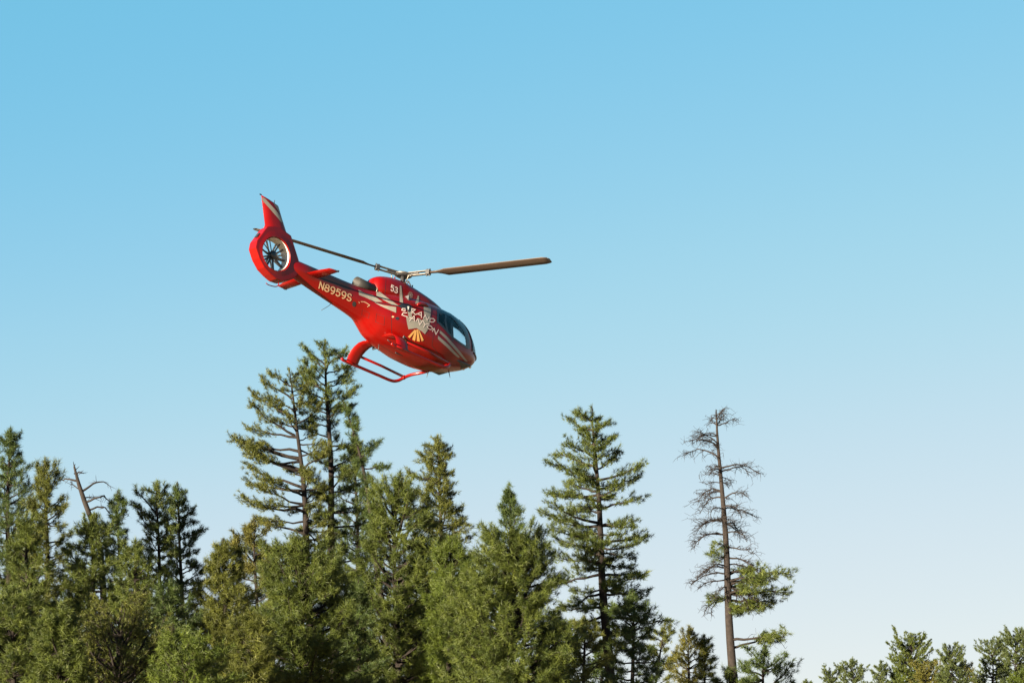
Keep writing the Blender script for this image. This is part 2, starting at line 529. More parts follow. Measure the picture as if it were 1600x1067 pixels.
tree('broad green pine low between the slender dark pine and the two close pines', 'mid', 86, [(212, 842), (214, 1067)],
     [(842, 8, 8), (880, 26, 28), (940, 40, 40), (1020, 48, 48), (1090, 52, 52)], 'n_green', .16, group=GL)
tree('dark pine under the two close pines, right behind the low light green pine', 'mid', 84, [(268, 905), (268, 1067)],
     [(905, 8, 8), (940, 28, 26), (1000, 42, 40), (1090, 50, 48)], 'n_dark', .15, group=GL)
tree('thin brownish sparse pine between the conical olive pine and the tall open pine', 'open', 94, [(398, 806), (402, 1067)],
     [(806, 5, 5), (840, 26, 22), (880, 34, 30), (940, 36, 36), (1090, 40, 40)], 'n_brown', .15, group=GL)
# ---- front row
tree('bright bushy young pine in the bottom left corner', 'dense', 74, [(22, 912), (22, 1067)],
     [(912, 8, 8), (960, 40, 42), (1010, 54, 56), (1090, 66, 66)], 'n_green', .15, group=GF)
tree('narrow young pine second from the bottom left corner', 'dense', 72, [(96, 940), (94, 1067)],
     [(940, 6, 6), (985, 25, 28), (1090, 46, 46)], 'n_green', .13, group=GF)
tree('grey twigged scrubby round tree at the bottom below the slender dark pine', 'scrub', 75, [(192, 940), (186, 1000), (190, 1067)],
     [(938, 26, 28), (970, 54, 58), (1020, 70, 70), (1090, 76, 76)], 'n_olive', .15, cat='scrub tree', group=GF, name='scrub_tree', wood='bark_grey')
tree('low light green pine at the bottom left of the conical olive pine', 'dense', 70, [(290, 980), (292, 1067)],
     [(980, 10, 10), (1020, 40, 42), (1090, 60, 62)], 'n_bright', .13, group=GF)
tree('yellowish slim young pine at the bottom left of the big round topped pine', 'dense', 76, [(390, 950), (390, 1067)],
     [(950, 8, 8), (1000, 28, 28), (1090, 44, 40)], 'n_olive', .13, group=GF)
tree('big round topped bushy pine in front of the two tallest open pines', 'dense', 80, [(472, 846), (476, 1067)],
     [(846, 20, 20), (866, 40, 40), (920, 54, 58), (980, 60, 76), (1090, 70, 100)], 'n_green', .2, group=GF, over=dict(sp=.031, vf=.95))
# ---- tall open pines
tree('tall open pine with long limbs reaching left, under the helicopter tail', 'open', 110,
     [(452, 574), (462, 640), (472, 740), (482, 900), (488, 1067)],
     [(574, 10, 10), (598, 44, 26), (640, 58, 34), (690, 80, 38), (708, 108, 42), (740, 88, 38), (786, 92, 38), (800, 44, 32),
      (822, 70, 40), (850, 104, 42), (880, 96, 44), (905, 70, 40), (930, 40, 30)], 'n_olive', .30, group=GM, name='tall_pine_tree', hero=True, gap=.30,
     limbs=[(606, 195, 46), (625, 170, 62), (650, 200, 66), (690, 172, 84), (704, 186, 108), (716, 205, 80), (742, 178, 92), (768, 195, 70), (786, 184, 98), (822, 165, 82),
            (846, 182, 112), (862, 200, 96), (880, 172, 104), (902, 190, 78), (640, 10, 40), (700, -15, 44), (760, 20, 40), (840, -10, 44)])
tree('tallest pine of all, dark straight trunk, below the helicopter skids', 'open', 112,
     [(508, 530), (511, 600), (516, 740), (520, 900), (522, 1067)],
     [(530, 8, 8), (560, 36, 40), (592, 42, 48), (620, 44, 44), (680, 48, 48), (740, 48, 54), (800, 54, 58), (880, 58, 60), (930, 40, 40)],
     'n_green', .33, group=GM, name='tall_pine_tree', hero=True, gap=.2, over=dict(sp=.135, smin=.38, lob=.26))
tree('thin leaning pine with a bare top and foliage only on its right', 'open', 106,
     [(536, 628), (552, 668), (566, 730), (583, 830), (600, 960)],
     [(628, 3, 6), (660, 6, 24), (690, 4, 32), (720, 6, 34), (760, 8, 30), (800, 10, 18), (850, 14, 14)],
     'n_dark', .24, group=GM, name='leaning_pine_tree', hero=True, over=dict(sp=.2, nt=4))
tree('dark crowded pine between the tallest pine and the leaning pine', 'mid', 118, [(556, 684), (560, 1067)],
     [(684, 5, 5), (740, 30, 20), (800, 38, 32), (900, 42, 42), (1000, 46, 46), (1090, 46, 46)], 'n_dark', .2, group=GM)
tree('tufty young pine right of the leaning pine, its candles standing up', 'tufty', 90, [(617, 744), (620, 1067)],
     [(744, 6, 6), (775, 32, 34), (800, 36, 48), (850, 48, 58), (920, 62, 66), (1000, 66, 76), (1090, 72, 88)], 'n_green', .2, group=GM)
tree('olive layered pine behind the tufty young pine', 'tall', 105, [(683, 679), (690, 800), (697, 1067)],
     [(679, 6, 6), (700, 25, 18), (730, 45, 22), (770, 40, 32), (800, 46, 42), (840, 48, 48), (880, 44, 44), (1000, 46, 46), (1090, 40, 40)], 'n_olive', .23, group=GM, over=dict(sp=.10, vf=.84, smin=.2, wd=1.14))
tree('small vivid yellow green pine between the tufty pine and the widest bushy pine', 'dense', 88, [(702, 836), (703, 1067)],
     [(836, 8, 8), (870, 22, 22), (920, 30, 30), (1090, 44, 44)], 'n_bright', .14, group=GM)
tree('slim pine tip rising behind the widest bushy pine', 'mid', 100, [(795, 755), (798, 1067)],
     [(755, 3, 3), (780, 11, 13), (815, 20, 24), (850, 22, 22), (1000, 24, 24)], 'n_dark', .14, group=GM)
tree('widest bushy pine, dense and rounded, left of the tall layered pine', 'dense', 80, [(800, 826), (802, 1067)],
     [(826, 24, 24), (846, 44, 40), (890, 60, 52), (940, 78, 66), (1000, 96, 82), (1090, 108, 98)], 'n_green', .22, group=GM, over=dict(sp=.029, vf=.95))
tree('tall layered pine standing clear against the sky, left of the mostly dead pine', 'tall', 100,
     [(925, 634), (931, 740), (940, 860), (952, 1067)],
     [(634, 6, 6), (658, 42, 24), (690, 55, 40), (720, 62, 54), (780, 80, 62), (800, 72, 66), (850, 86, 70), (890, 66, 82), (912, 70, 84),
      (940, 52, 60), (965, 84, 72), (1000, 60, 56)], 'n_green', .31, group=GM, name='tall_pine_tree', hero=True, gap=.08, over=dict(sp=.128, vf=.86, smin=.22, lob=.16, wd=1.18, eb=-16))
tree('dark rounded pine at the foot of the tall layered pine, right side', 'mid', 96, [(988, 922), (988, 1067)],
     [(922, 14, 14), (950, 30, 26), (1000, 42, 38), (1090, 54, 48)], 'n_dark', .16, group=GM)
tree('olive pine at the foot of the tall layered pine, left side', 'mid', 90, [(912, 962), (912, 1067)],
     [(962, 14, 14), (1010, 38, 38), (1090, 52, 52)], 'n_olive', .15, group=GM)
tree('pale open topped pine right of the tall layered pine', 'open', 126, [(1040, 968), (1030, 1020), (1024, 1067)],
     [(968, 10, 10), (990, 24, 18), (1030, 28, 24), (1090, 30, 30)], 'n_olive', .15, group=GM)
tree('olive bushy pine between the pale pine and the dead tree', 'mid', 120, [(1076, 977), (1078, 1067)],
     [(977, 5, 5), (1000, 17, 18), (1030, 26, 26), (1090, 34, 34)], 'n_brown', .15, group=GM)
tree('small olive pine touching the left of the dead tree trunk', 'mid', 120, [(1100, 990), (1102, 1067)],
     [(990, 5, 5), (1020, 17, 18), (1090, 28, 28)], 'n_olive', .14, group=GM)
tree('low dark pine at the foot of the dead tree, right side', 'mid', 94, [(1196, 1008), (1192, 1067)],
     [(1008, 12, 12), (1026, 34, 38), (1045, 42, 52), (1067, 46, 56), (1090, 46, 56)], 'n_dark', .15, group=GM)
tree('low green pine hiding the base of the dead tree', 'mid', 96, [(1142, 1038), (1142, 1067)],
     [(1038, 10, 10), (1060, 30, 30), (1100, 40, 40)], 'n_green', .13, group=GM)
tree('broad green pine filling below the olive layered pine', 'mid', 92, [(660, 850), (662, 1067)],
     [(850, 8, 8), (890, 28, 28), (950, 40, 40), (1090, 52, 52)], 'n_green', .16, group=GM)
tree('dark pine low between the big round topped pine and the tufty pine', 'mid', 86, [(560, 905), (562, 1067)],
     [(905, 8, 8), (950, 28, 28), (1010, 38, 38), (1090, 46, 46)], 'n_dark', .15, group=GM)
# ---- dim trees behind
for u, v, lab in [(40, 862, 'dim pine behind the bottom left corner pine'), (118, 880, 'dim pine behind the olive pine under the snag'),
                  (215, 890, 'dim pine behind the scrubby round tree'), (322, 945, 'dim pine behind the conical olive pine'),
                  (425, 930, 'dim pine left behind the big round topped pine'), (548, 930, 'dim pine right behind the big round topped pine'),
                  (650, 880, 'dim pine behind the tufty young pine'), (735, 905, 'dim pine left behind the widest bushy pine'),
                  (868, 958, 'dim pine right behind the widest bushy pine'), (940, 1000, 'dim pine behind the foot of the tall layered pine')]:
    tree(lab, 'fill', 138, [(u, v), (u + 2, 1067)], [(v, 5, 5), (v + 40, 26, 26), (v + 110, 40, 40), (1100, 46, 46)], 'n_dark', .18, group=GB)
# ---- far right
for u, v, wd, mt, lab in [
        (1260, 1060, 14, 'n_far', 'leftmost far pine, only its tip showing right of the dead tree'),
        (1296, 1043, 18, 'n_far', 'small thin far pine, second in the far row'),
        (1329, 1029, 24, 'n_far', 'rounded far pine, third in the far row'),
        (1375, 1034, 17, 'n_far', 'lone narrow far pine left of the broad far pine'),
        (1405, 1045, 22, 'n_bright', 'light green low pine at the left foot of the broad far pine'),
        (1424, 988, 34, 'n_green', 'broad far pine with side limbs jutting right near its top'),
        (1484, 1007, 24, 'n_far', 'far pine with a round head right of the broad far pine'),
        (1450, 1032, 30, 'n_brown', 'yellow brown low tree at the right foot of the broad far pine'),
        (1502, 1032, 26, 'n_brown', 'yellow brown low tree below the round headed far pine'),
        (1548, 999, 28, 'n_far', 'ragged far pine with a flat flag top near the right edge'),
        (1588, 982, 30, 'n_far', 'tallest far pine at the right edge of the picture'),
        (1596, 1046, 24, 'n_bright', 'green low pine in the bottom right corner')]:
    tree(lab, 'far', 250 + (u % 7) * 6, [(u, v), (u + 2, 1067), (u + 2, 1100)],
         [(v, wd * .4, wd * .4), (v + 10, wd * .7, wd * .72), (v + 34, wd * .85, wd * .9), (v + 70, wd, wd), (1120, wd * 1.1, wd * 1.1)],
         mt, .22, group=GR, wob=.2)


# ---- dead trees: every bare limb is an object
def bare_limb(rng, o, az, L, e0, up, r0, org, root, mat, droop=.6, ntw=9, sag=0.0, nm='branch'):
    B = limb(rng, o, az, L, e0, up, 9, sag)
    Wb = Wood(); Wb.add(B - org, np.linspace(r0, .010, 9), 6)
    n = max(3, int(ntw * L))
    s = np.sort(rng.uniform(.18, 1, n)); sm = s * 8
    P = np.stack([np.interp(sm, np.arange(9), B[:, i]) for i in range(3)], 1)
    sg = np.where(np.arange(n) % 2 == 0, 1, -1)
    ta = az + sg * np.radians(rng.uniform(20, 80, n))
    te = np.radians(rng.uniform(-70, 45, n)) * droop + np.radians(-12)
    tl = rng.uniform(.15, .55, n) * (.55 + .45 * min(L, 1.6))
    for i in range(n):
        q = limb(rng, P[i], ta[i], tl[i], math.degrees(te[i]) + 25, -45, 5)
        Wb.add(q - org, np.linspace(.012, .005, 5), 3)
        k = rng.integers(2, 5)
        A = q[rng.integers(1, 5, k)]
        d = rng.normal(size=(k, 3)); d[:, 2] -= .3; d /= np.linalg.norm(d, axis=1)[:, None]
        Wb.sticks(A - org, A + d * rng.uniform(.12, .32, (k, 1)) - org, .007, .0035)
    Wb.build(nm, mat, root)
    return B


def dead_tree():
    rng = np.random.default_rng(7)
    D = 96
    T = trunk_line([(1119, 640), (1126, 730), (1133, 850), (1139, 950), (1147, 1067)], D, rng, .04)
    org = T[-1].copy()
    root = empty('dead_pine_tree', tuple(org))
    tag(root, 'tall mostly dead pine with bare drooping branches and green only at lower right', 'dead tree')
    ztop = T[0, 2]; H = ztop - org[2]
    w = Wood(); w.add(T - org, .23 * np.clip((ztop - T[:, 2]) / H, 0, 1) ** .72 + .02, 12)
    w.build('trunk', M['bark_grey'], root)
    zT = T[::-1, 2]
    px = D / F

    def on(v):
        z = at(800, v, D).z
        return np.array([np.interp(z, zT, T[::-1, i]) for i in range(3)])
    # (v, direction deg, length px, start elevation, upturn)
    rows = []
    v = 649
    while v < 935:
        t = (v - 640) / 290
        nb = rng.integers(1, 5)              # limbs leave the trunk in uneven whorls
        for _ in range(nb):
            side = 1 if rng.random() < .48 else -1
            a = rng.uniform(-70, 70) + (180 if side < 0 else 0)
            L = np.interp(t, [0, .1, .25, .5, .75, 1], [14, 38, 58, 58, 64, 56]) * (rng.uniform(.75, 1.12) if rng.random() < .6 else rng.uniform(.12, .5))
            e = np.interp(t, [0, .12, .4, 1], [38, 22, 12, 2]) + rng.normal(0, 12)
            rows.append((v + rng.uniform(-2, 2), a, L, e, rng.uniform(-110, -35) if t > .12 else rng.uniform(-40, 10)))
        v += rng.uniform(6, 17)
    for v, a, L, e, u in rows:
        bare_limb(rng, on(v), math.radians(a), L * px, e, u, .014 + .014 * L * px, org, root, M['bark_grey'], ntw=12)
    # living limbs
    tp, td = [], []
    for v, a, L, e, u in [(896, 10, 62, 16, -24), (908, -30, 86, 12, -15), (915, 5, 104, 12, -10), (918, 35, 90, 8, -5), (926, -5, 98, 0, 5),
                          (930, -50, 80, 6, 0), (938, 20, 84, -4, 0), (944, -20, 60, -5, 5), (935, 200, 34, 8, -20), (948, -60, 40, -5, 10),
                          (950, 60, 50, -5, 10), (900, 40, 56, 14, -20), (1000, -10, 90, 10, -10), (1012, 15, 80, 8, 0)]:
        B = bare_limb(rng, on(v), math.radians(a), L * px, e, u, .02 + .018 * L * px, org, root, M['bark_grey'], ntw=3)
        n = int(40 * L * px / 2) + 8
        s = rng.uniform(.38 if v < 990 else .55, 1.0, n) ** .8 * 8
        P = np.stack([np.interp(s, np.arange(9), B[:, i]) for i in range(3)], 1)
        P += rng.normal(0, 1, (n, 3)) * np.array([.20, .26, .15]) * np.clip(s[:, None] / 8, .4, 1)
        tp.append(P); td.append(rng.normal(0, .5, (n, 3)) + np.array([math.cos(math.radians(a)) * .7, math.sin(math.radians(a)) * .7, .25]))
    o = on(862)
    P = o + rng.normal(0, 1, (40, 3)) * np.array([.2, .25, .22]) + np.array([-.42, -.1, .05])
    tp.append(P); td.append(rng.normal(0, 1, (40, 3)))
    P = np.concatenate(tp) - org; Dd = np.concatenate(td); Dd /= np.linalg.norm(Dd, axis=1)[:, None]
    V, Q, tint = needles(rng, P, Dd, .20, 36, .015)
    c = np_mesh('crown', V, Q, M['n_green'], root, False, tint); c['kind'] = 'stuff'


dead_tree()


def snag():
    rng = np.random.default_rng(21)
    D = 101
    T = trunk_line([(116, 729), (121, 748), (132, 782), (144, 815), (156, 850), (170, 1067)], D, rng, .02)
    org = T[-1].copy()
    root = empty('broken_snag', tuple(org))
    tag(root, 'leaning broken dead snag with twisted bare limbs above the left grove', 'dead tree')
    ztop = T[0, 2]; H = ztop - org[2]
    r = np.interp((ztop - T[:, 2]) / H, [0, .03, .1, .3, 1], [.04, .075, .105, .13, .26])
    rw = Wood(); rw.add(T - org, r, 10)
    # splintered tip
    tip = T[0] - org
    rw.sticks(np.array([tip, tip, tip + [.03, 0, -.15], tip + [0, 0, -.3]]), np.array([tip + [-.05, .02, .22], tip + [.05, 0, .12], tip + [.22, 0, .02], tip + [.2, .1, -.25]]), .03, .008)
    rw.build('trunk', M['bark_pale'], root)
    for pxl, r0 in [([(121, 751), (108, 748), (96, 750), (88, 746)], .05), ([(127, 768), (138, 760), (150, 753), (160, 752), (171, 757)], .055),
                    ([(134, 784), (150, 778), (164, 776), (174, 784), (178, 796)], .05), ([(138, 797), (152, 792), (165, 792), (173, 803), (176, 815)], .045),
                    ([(119, 742), (124, 737), (127, 738)], .03), ([(132, 778), (142, 776), (150, 779)], .03), ([(126, 764), (114, 758), (108, 752)], .03)]:
        P = np.array([at(u, v, D) for u, v in pxl])
        P[:, 1] += np.linspace(0, rng.uniform(-.6, .6), len(P))
        s = np.linspace(0, len(P) - 1, 9)
        B = np.stack([np.interp(s, np.arange(len(P)), P[:, i]) for i in range(3)], 1)
        B[1:] += rng.normal(0, .025, (8, 3))
        w = Wood(); w.add(B - org, np.linspace(r0, .012, 9), 6)
        k = 9
        A = B[rng.integers(3, 9, k)]
        d = rng.normal(size=(k, 3)); d /= np.linalg.norm(d, axis=1)[:, None]
        w.sticks(A - org, A + d * rng.uniform(.12, .35, (k, 1)) - org, .014, .005)
        w.build('branch', M['bark_pale'], root)


snag()


# ================================================================== HELICOPTER
# local axes: X forward, Y left, Z up; the rotor head is at (0, 0, 3.1), skids at z = 0
n_c = Vector((0.1004, 0.9245, -0.368)).normalized()
f_c = Vector((0.709, -0.326, -0.625)); f_c = (f_c - n_c * f_c.dot(n_c)).normalized()
r_c = f_c.cross(n_c)


def c2w(v): return CX * v.x + CY * v.y + CZ * v.z


HF, HL, HU = c2w(f_c), -c2w(r_c), c2w(n_c)
SC = 48.5
dz = F / SC
hub_w = EYE + CX * ((630 - W0 / 2) / F * dz) + CY * ((H0 / 2 - 430) / F * dz) - CZ * dz
HM = Matrix((HF, HL, HU)).transposed().to_4x4()
HM.translation = hub_w - HU * 3.1
heli = empty('helicopter')
heli.matrix_world = HM
tag(heli, 'red helicopter with grey and gold markings flying nose down above the pines', 'helicopter')
HI = HM.inverted()
eye_l = HI @ EYE


def ray(u, v):
    d = CX * ((u - W0 / 2) / F) + CY * ((H0 / 2 - v) / F) - CZ
    return (HI.to_3x3() @ d).normalized()


def hermite(xs, ys, x):
    xs = np.asarray(xs, float); ys = np.asarray(ys, float)
    dl = np.diff(ys) / np.diff(xs)
    m = np.zeros_like(ys)
    m[1:-1] = np.where(dl[:-1] * dl[1:] > 0, 2 * dl[:-1] * dl[1:] / (dl[:-1] + dl[1:] + 1e-12), 0)
    m[0], m[-1] = dl[0], dl[-1]
    i = np.clip(np.searchsorted(xs, x) - 1, 0, len(xs) - 2)
    h = xs[i + 1] - xs[i]; t = (x - xs[i]) / h
    return (2 * t ** 3 - 3 * t ** 2 + 1) * ys[i] + (t ** 3 - 2 * t ** 2 + t) * h * m[i] + (-2 * t ** 3 + 3 * t ** 2) * ys[i + 1] + (t ** 3 - t ** 2) * h * m[i + 1]


#  X      top    bottom  zmid  halfw  nTop  nBot
ST = np.array([
    [-5.15, 1.90, 1.38, 1.64, 0.15, 2.0, 2.0],
    [-4.70, 1.91, 1.32, 1.61, 0.23, 2.2, 2.1],
    [-3.90, 1.92, 1.21, 1.57, 0.29, 2.3, 2.1],
    [-2.85, 1.93, 1.08, 1.51, 0.36, 2.4, 2.1],
    [-1.95, 1.95, 0.97, 1.46, 0.45, 2.5, 2.1],
    [-1.62, 1.97, 0.91, 1.43, 0.51, 2.5, 2.1],
    [-1.30, 2.02, 0.71, 1.38, 0.61, 2.5, 2.1],
    [-1.00, 2.07, 0.53, 1.32, 0.72, 2.6, 2.1],
    [-0.50, 2.17, 0.42, 1.25, 0.86, 2.7, 2.2],
    [0.00, 2.27, 0.37, 1.20, 0.94, 2.8, 2.3],
    [0.50, 2.35, 0.34, 1.15, 0.99, 2.7, 2.4],
    [1.10, 2.39, 0.34, 1.12, 1.00, 2.6, 2.4],
    [1.70, 2.39, 0.41, 1.12, 0.97, 2.5, 2.4],
    [2.15, 2.34, 0.53, 1.14, 0.88, 2.35, 2.3],
    [2.52, 2.22, 0.66, 1.16, 0.76, 2.25, 2.2],
    [2.80, 2.05, 0.79, 1.20, 0.62, 2.2, 2.15],
    [3.03, 1.83, 0.93, 1.25, 0.45, 2.1, 2.1],
    [3.19, 1.63, 1.07, 1.30, 0.28, 2.0, 2.0],
    [3.27, 1.48, 1.21, 1.35, 0.13, 2.0, 2.0],
    [3.30, 1.38, 1.33, 1.36, 0.02, 2.0, 2.0]])


def pk(x, z):
    """true size of a side-view measure at (x, z): nearer parts look larger in the photograph"""
    return 1 - (-.625 * x - .368 * (z - 3.1)) / dz


def pw(x, z):
    k = pk(x, z)
    return tail(x * k), 3.1 + (z - 3.1) * k


def tail(x):
    return x if x > -1.6 else -1.6 + (x + 1.6) * .94


def P3(x, y, z):
    a, b = pw(x, z)
    return (a, y, b)


for row_ in ST:
    x0 = row_[0]
    row_[1], row_[2], row_[3] = pw(x0, row_[1])[1], pw(x0, row_[2])[1], pw(x0, row_[3])[1]
    row_[0] = tail(x0 * pk(x0, 1.6))
NX, NA = 230, 144
tX = np.linspace(0, 1, NX)
HX = ST[0, 0] + (ST[-1, 0] - ST[0, 0]) * (1 - (1 - tX) ** 1.45)
cols = [hermite(ST[:, 0], ST[:, i], HX) for i in range(1, 7)]
ang = np.linspace(0, 2 * np.pi, NA, endpoint=False)
ca, sa = np.cos(ang), np.sin(ang)


def section(top, bot, zm, hw, n1, n2):
    nn = np.where(sa[None, :] >= 0, n1[:, None], n2[:, None])
    y = hw[:, None] * np.sign(ca) * np.abs(ca)[None, :] ** (2 / nn)
    hh = np.where(sa[None, :] >= 0, (top - zm)[:, None], (zm - bot)[:, None])
    z = zm[:, None] + hh * np.sign(sa) * np.abs(sa)[None, :] ** (2 / nn)
    return y, z


def loft(X, cl):
    y, z = section(*cl)
    V = np.stack([np.repeat(X[:, None], NA, 1), y, z], -1)
    idx = np.arange(len(X) * NA).reshape(len(X), NA)
    nx = np.roll(idx, -1, 1)
    Q = np.stack([idx[:-1], nx[:-1], nx[1:], idx[1:]], -1).reshape(-1, 4)
    return V.reshape(-1, 3), Q


HV, HQ = loft(HX, cols)
hull_bvh = BVHTree.FromPolygons([Vector(v) for v in HV], [tuple(q) for q in HQ])

# engine cowling on the roof
CS = np.array([
    [-1.33, 2.34, 2.20, 2.28, 0.10, 2.0, 2.0],
    [-1.29, 2.48, 2.02, 2.24, 0.26, 2.2, 2.2],
    [-1.20, 2.57, 1.94, 2.22, 0.36, 2.4, 2.4],
    [-1.05, 2.64, 1.90, 2.22, 0.42, 2.5, 2.5],
    [-0.70, 2.735, 1.92, 2.24, 0.47, 2.5, 2.6],
    [-0.20, 2.79, 1.98, 2.26, 0.50, 2.4, 2.6],
    [0.25, 2.74, 2.05, 2.28, 0.52, 2.3, 2.6],
    [0.72, 2.65, 2.12, 2.30, 0.53, 2.2, 2.6],
    [1.05, 2.575, 2.16, 2.32, 0.50, 2.1, 2.6],
    [1.35, 2.49, 2.20, 2.34, 0.42, 2.0, 2.4],
    [1.65, 2.42, 2.24, 2.34, 0.30, 2.0, 2.4]])
CXs = -1.33 + (1.65 + 1.33) * np.linspace(0, 1, 90) ** 1.35
CV, CQ = loft(CXs, [hermite(CS[:, 0], CS[:, i], CXs) for i in range(1, 7)])
cowl = np_mesh('engine_cowling', CV, CQ, M['red'], heli, True)
for k, ring in ((0, np.arange(NA)),):
    me = cowl.data
    bm = bmesh.new(); bm.from_mesh(me); bm.verts.ensure_lookup_table()
    bm.faces.new([bm.verts[i] for i in ring]); bm.to_mesh(me); bm.free()
allV = np.concatenate([HV, CV]); allQ = np.concatenate([HQ, CQ + len(HV)])
body_bvh = BVHTree.FromPolygons([Vector(v) for v in allV], [tuple(q) for q in allQ])


def onto(u, v, bvh=None):
    """surface point and normal (helicopter axes) of the body where the livery sits"""
    d = ray(u, v)
    p, nrm, i, t = (bvh or body_bvh).ray_cast(eye_l, d)
    if p is None:
        p, nrm, i, t = (bvh or body_bvh).find_nearest(eye_l + d * dz)
    if nrm.dot(d) > 0: nrm = -nrm
    return p, nrm


def decal(name, polys, mat, parent=heli, off=.006, bvh=None, mirror=False, maxlen=1.6):
    bm = bmesh.new()
    for poly in polys:
        vs = [bm.verts.new((u, v, 0)) for u, v in poly]
        try: bm.faces.new(vs)
        except ValueError: pass
    bmesh.ops.triangulate(bm, faces=bm.faces[:])
    for _ in range(6):
        lg = [e for e in bm.edges if e.calc_length() > maxlen]
        if not lg: break
        bmesh.ops.subdivide_edges(bm, edges=lg, cuts=1)
        bmesh.ops.triangulate(bm, faces=bm.faces[:])
    for vt in bm.verts:
        p, nr = onto(vt.co.x, vt.co.y, bvh)
        vt.co = p + nr * off
    me = bpy.data.meshes.new(name)
    bm.to_mesh(me); bm.free()
    for p in me.polygons: p.use_smooth = True
    if mirror:
        m2 = me.copy()
        for v in m2.vertices: v.co.y = -v.co.y
        link_mesh(name, m2, mat, parent)
    return link_mesh(name, me, mat, parent)


def strokes(lines, w):
    out = []
    for ln in lines:
        for (x0, y0), (x1, y1) in zip(ln[:-1], ln[1:]):
            L = math.hypot(x1 - x0, y1 - y0) or 1e-6
            ex, ey = (x1 - x0) / L * w * .35, (y1 - y0) / L * w * .35
            px_, py_ = -(y1 - y0) / L * w / 2, (x1 - x0) / L * w / 2
            out.append([(x0 - ex + px_, y0 - ey + py_), (x1 + ex + px_, y1 + ey + py_), (x1 + ex - px_, y1 + ey - py_), (x0 - ex - px_, y0 - ey - py_)])
    return out


def A_(pts, ox=610, oy=460, k=13.33):
    return [(ox + x / k, oy + y / k) for x, y in pts]


# ---- windows: outline on the right door, carried to both sides
win_px = A_([(128, 165), (200, 172), (300, 212), (385, 280), (450, 352), (498, 435), (525, 540), (530, 648),
             (440, 592), (330, 512), (225, 395), (118, 288)], 670, 470, 8.89)
win_xz = np.array([(lambda p: (p.x, p.z))(onto(u, v, hull_bvh)[0]) for u, v in win_px])


def inside(px_, pz_, poly):
    r = np.zeros(len(px_), bool)
    j = len(poly) - 1
    for i in range(len(poly)):
        xi, zi = poly[i]; xj, zj = poly[j]
        c = ((zi > pz_) != (zj > pz_)) & (px_ < (xj - xi) * (pz_ - zi) / (zj - zi + 1e-12) + xi)
        r ^= c
        j = i
    return r


Fc_ = HV[HQ].mean(1)
side_win = inside(Fc_[:, 0], Fc_[:, 2], win_xz)
xf = np.interp(Fc_[:, 2], [1.2, 1.6, 2.0, 2.35], [2.70, 2.66, 2.50, 2.15])
hwf = np.interp(Fc_[:, 0], HX, cols[3])
front = (~side_win) & (Fc_[:, 2] > 1.28) & (Fc_[:, 0] > 2.2) & ((Fc_[:, 0] > xf) | (np.abs(Fc_[:, 1]) < hwf * .52)) & (np.abs(Fc_[:, 1]) > 0.0)
chin = (Fc_[:, 2] < 1.12) & (np.abs(Fc_[:, 1]) < .24) & (Fc_[:, 2] < 1.18) & (Fc_[:, 2] > .86) & (Fc_[:, 0] > 2.8) & (np.abs(Fc_[:, 1]) > .09)


def sub(name, mask, mat, parent, inset=0.0):
    q = HQ[mask]
    used_, inv_ = np.unique(q, return_inverse=True)
    o = np_mesh(name, HV[used_], inv_.reshape(q.shape), mat, parent, True)
    return o


solid = ~(side_win | front | chin)
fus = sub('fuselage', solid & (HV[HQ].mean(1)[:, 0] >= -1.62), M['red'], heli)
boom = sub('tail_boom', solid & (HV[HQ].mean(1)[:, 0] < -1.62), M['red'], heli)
sub('door_window', side_win & (Fc_[:, 1] < 0), M['glass'], heli)
sub('door_window', side_win & (Fc_[:, 1] > 0), M['glass'], heli)
sub('windshield', front, M['glass2'], heli)
sub('chin_window', chin & (Fc_[:, 1] < 0), M['glass'], heli)
sub('chin_window', chin & (Fc_[:, 1] > 0), M['glass'], heli)
# dark lining inside the shell
lin = solid & (Fc_[:, 0] > -.3) & (Fc_[:, 0] < 3.3)
q = HQ[lin]; used_, inv_ = np.unique(q, return_inverse=True)
LV = HV[used_].copy()
LV[:, 1] *= .965; LV[:, 2] = 1.35 + (LV[:, 2] - 1.35) * .965; LV[:, 0] = (LV[:, 0] - 1) * .985 + 1
np_mesh('cabin_lining', LV, inv_.reshape(q.shape), M['lining'], heli, True)


def box(bm, c, s, rot=None, bev=0.0):
    r = bmesh.ops.create_cube(bm, size=1)
    m = Matrix.Translation(c) @ (rot or Matrix.Identity(4)) @ Matrix.Diagonal((*s, 1))
    bmesh.ops.transform(bm, matrix=m, verts=r['verts'])
    if bev:
        es = list({e for v in r['verts'] for e in v.link_edges})
        bmesh.ops.bevel(bm, geom=es, offset=bev, segments=3, affect='EDGES', profile=.6)


bm = bmesh.new(); box(bm, (-.25, 0, 1.35), (.05, 1.5, 1.55)); bm_mesh('rear_bulkhead', bm, M['lining'], heli, False)
bm = bmesh.new(); box(bm, (1.2, 0, .72), (2.9, 1.5, .05)); bm_mesh('cabin_floor', bm, M['lining'], heli, False)
for sy in (-.55, 0.0, .55):
    st_ = empty('seat', (1.95, sy, .80), heli)
    bm = bmesh.new(); box(bm, (0.05, 0, .30), (.50, .46, .16), None, .05); bm_mesh('cushion', bm, M['seat'], st_)
    bm = bmesh.new(); box(bm, (-.25, 0, .72), (.14, .46, .80), Matrix.Rotation(R(-12), 4, 'Y'), .055); bm_mesh('backrest', bm, M['seat'], st_)
    bm = bmesh.new(); box(bm, (-.36, 0, 1.20), (.10, .26, .20), Matrix.Rotation(R(-12), 4, 'Y'), .04); bm_mesh('headrest', bm, M['seat'], st_)
bm = bmesh.new(); box(bm, (2.50, 0, 1.03), (.30, .62, .62), Matrix.Rotation(R(18), 4, 'Y'), .06); bm_mesh('instrument_panel', bm, M['black'], heli)


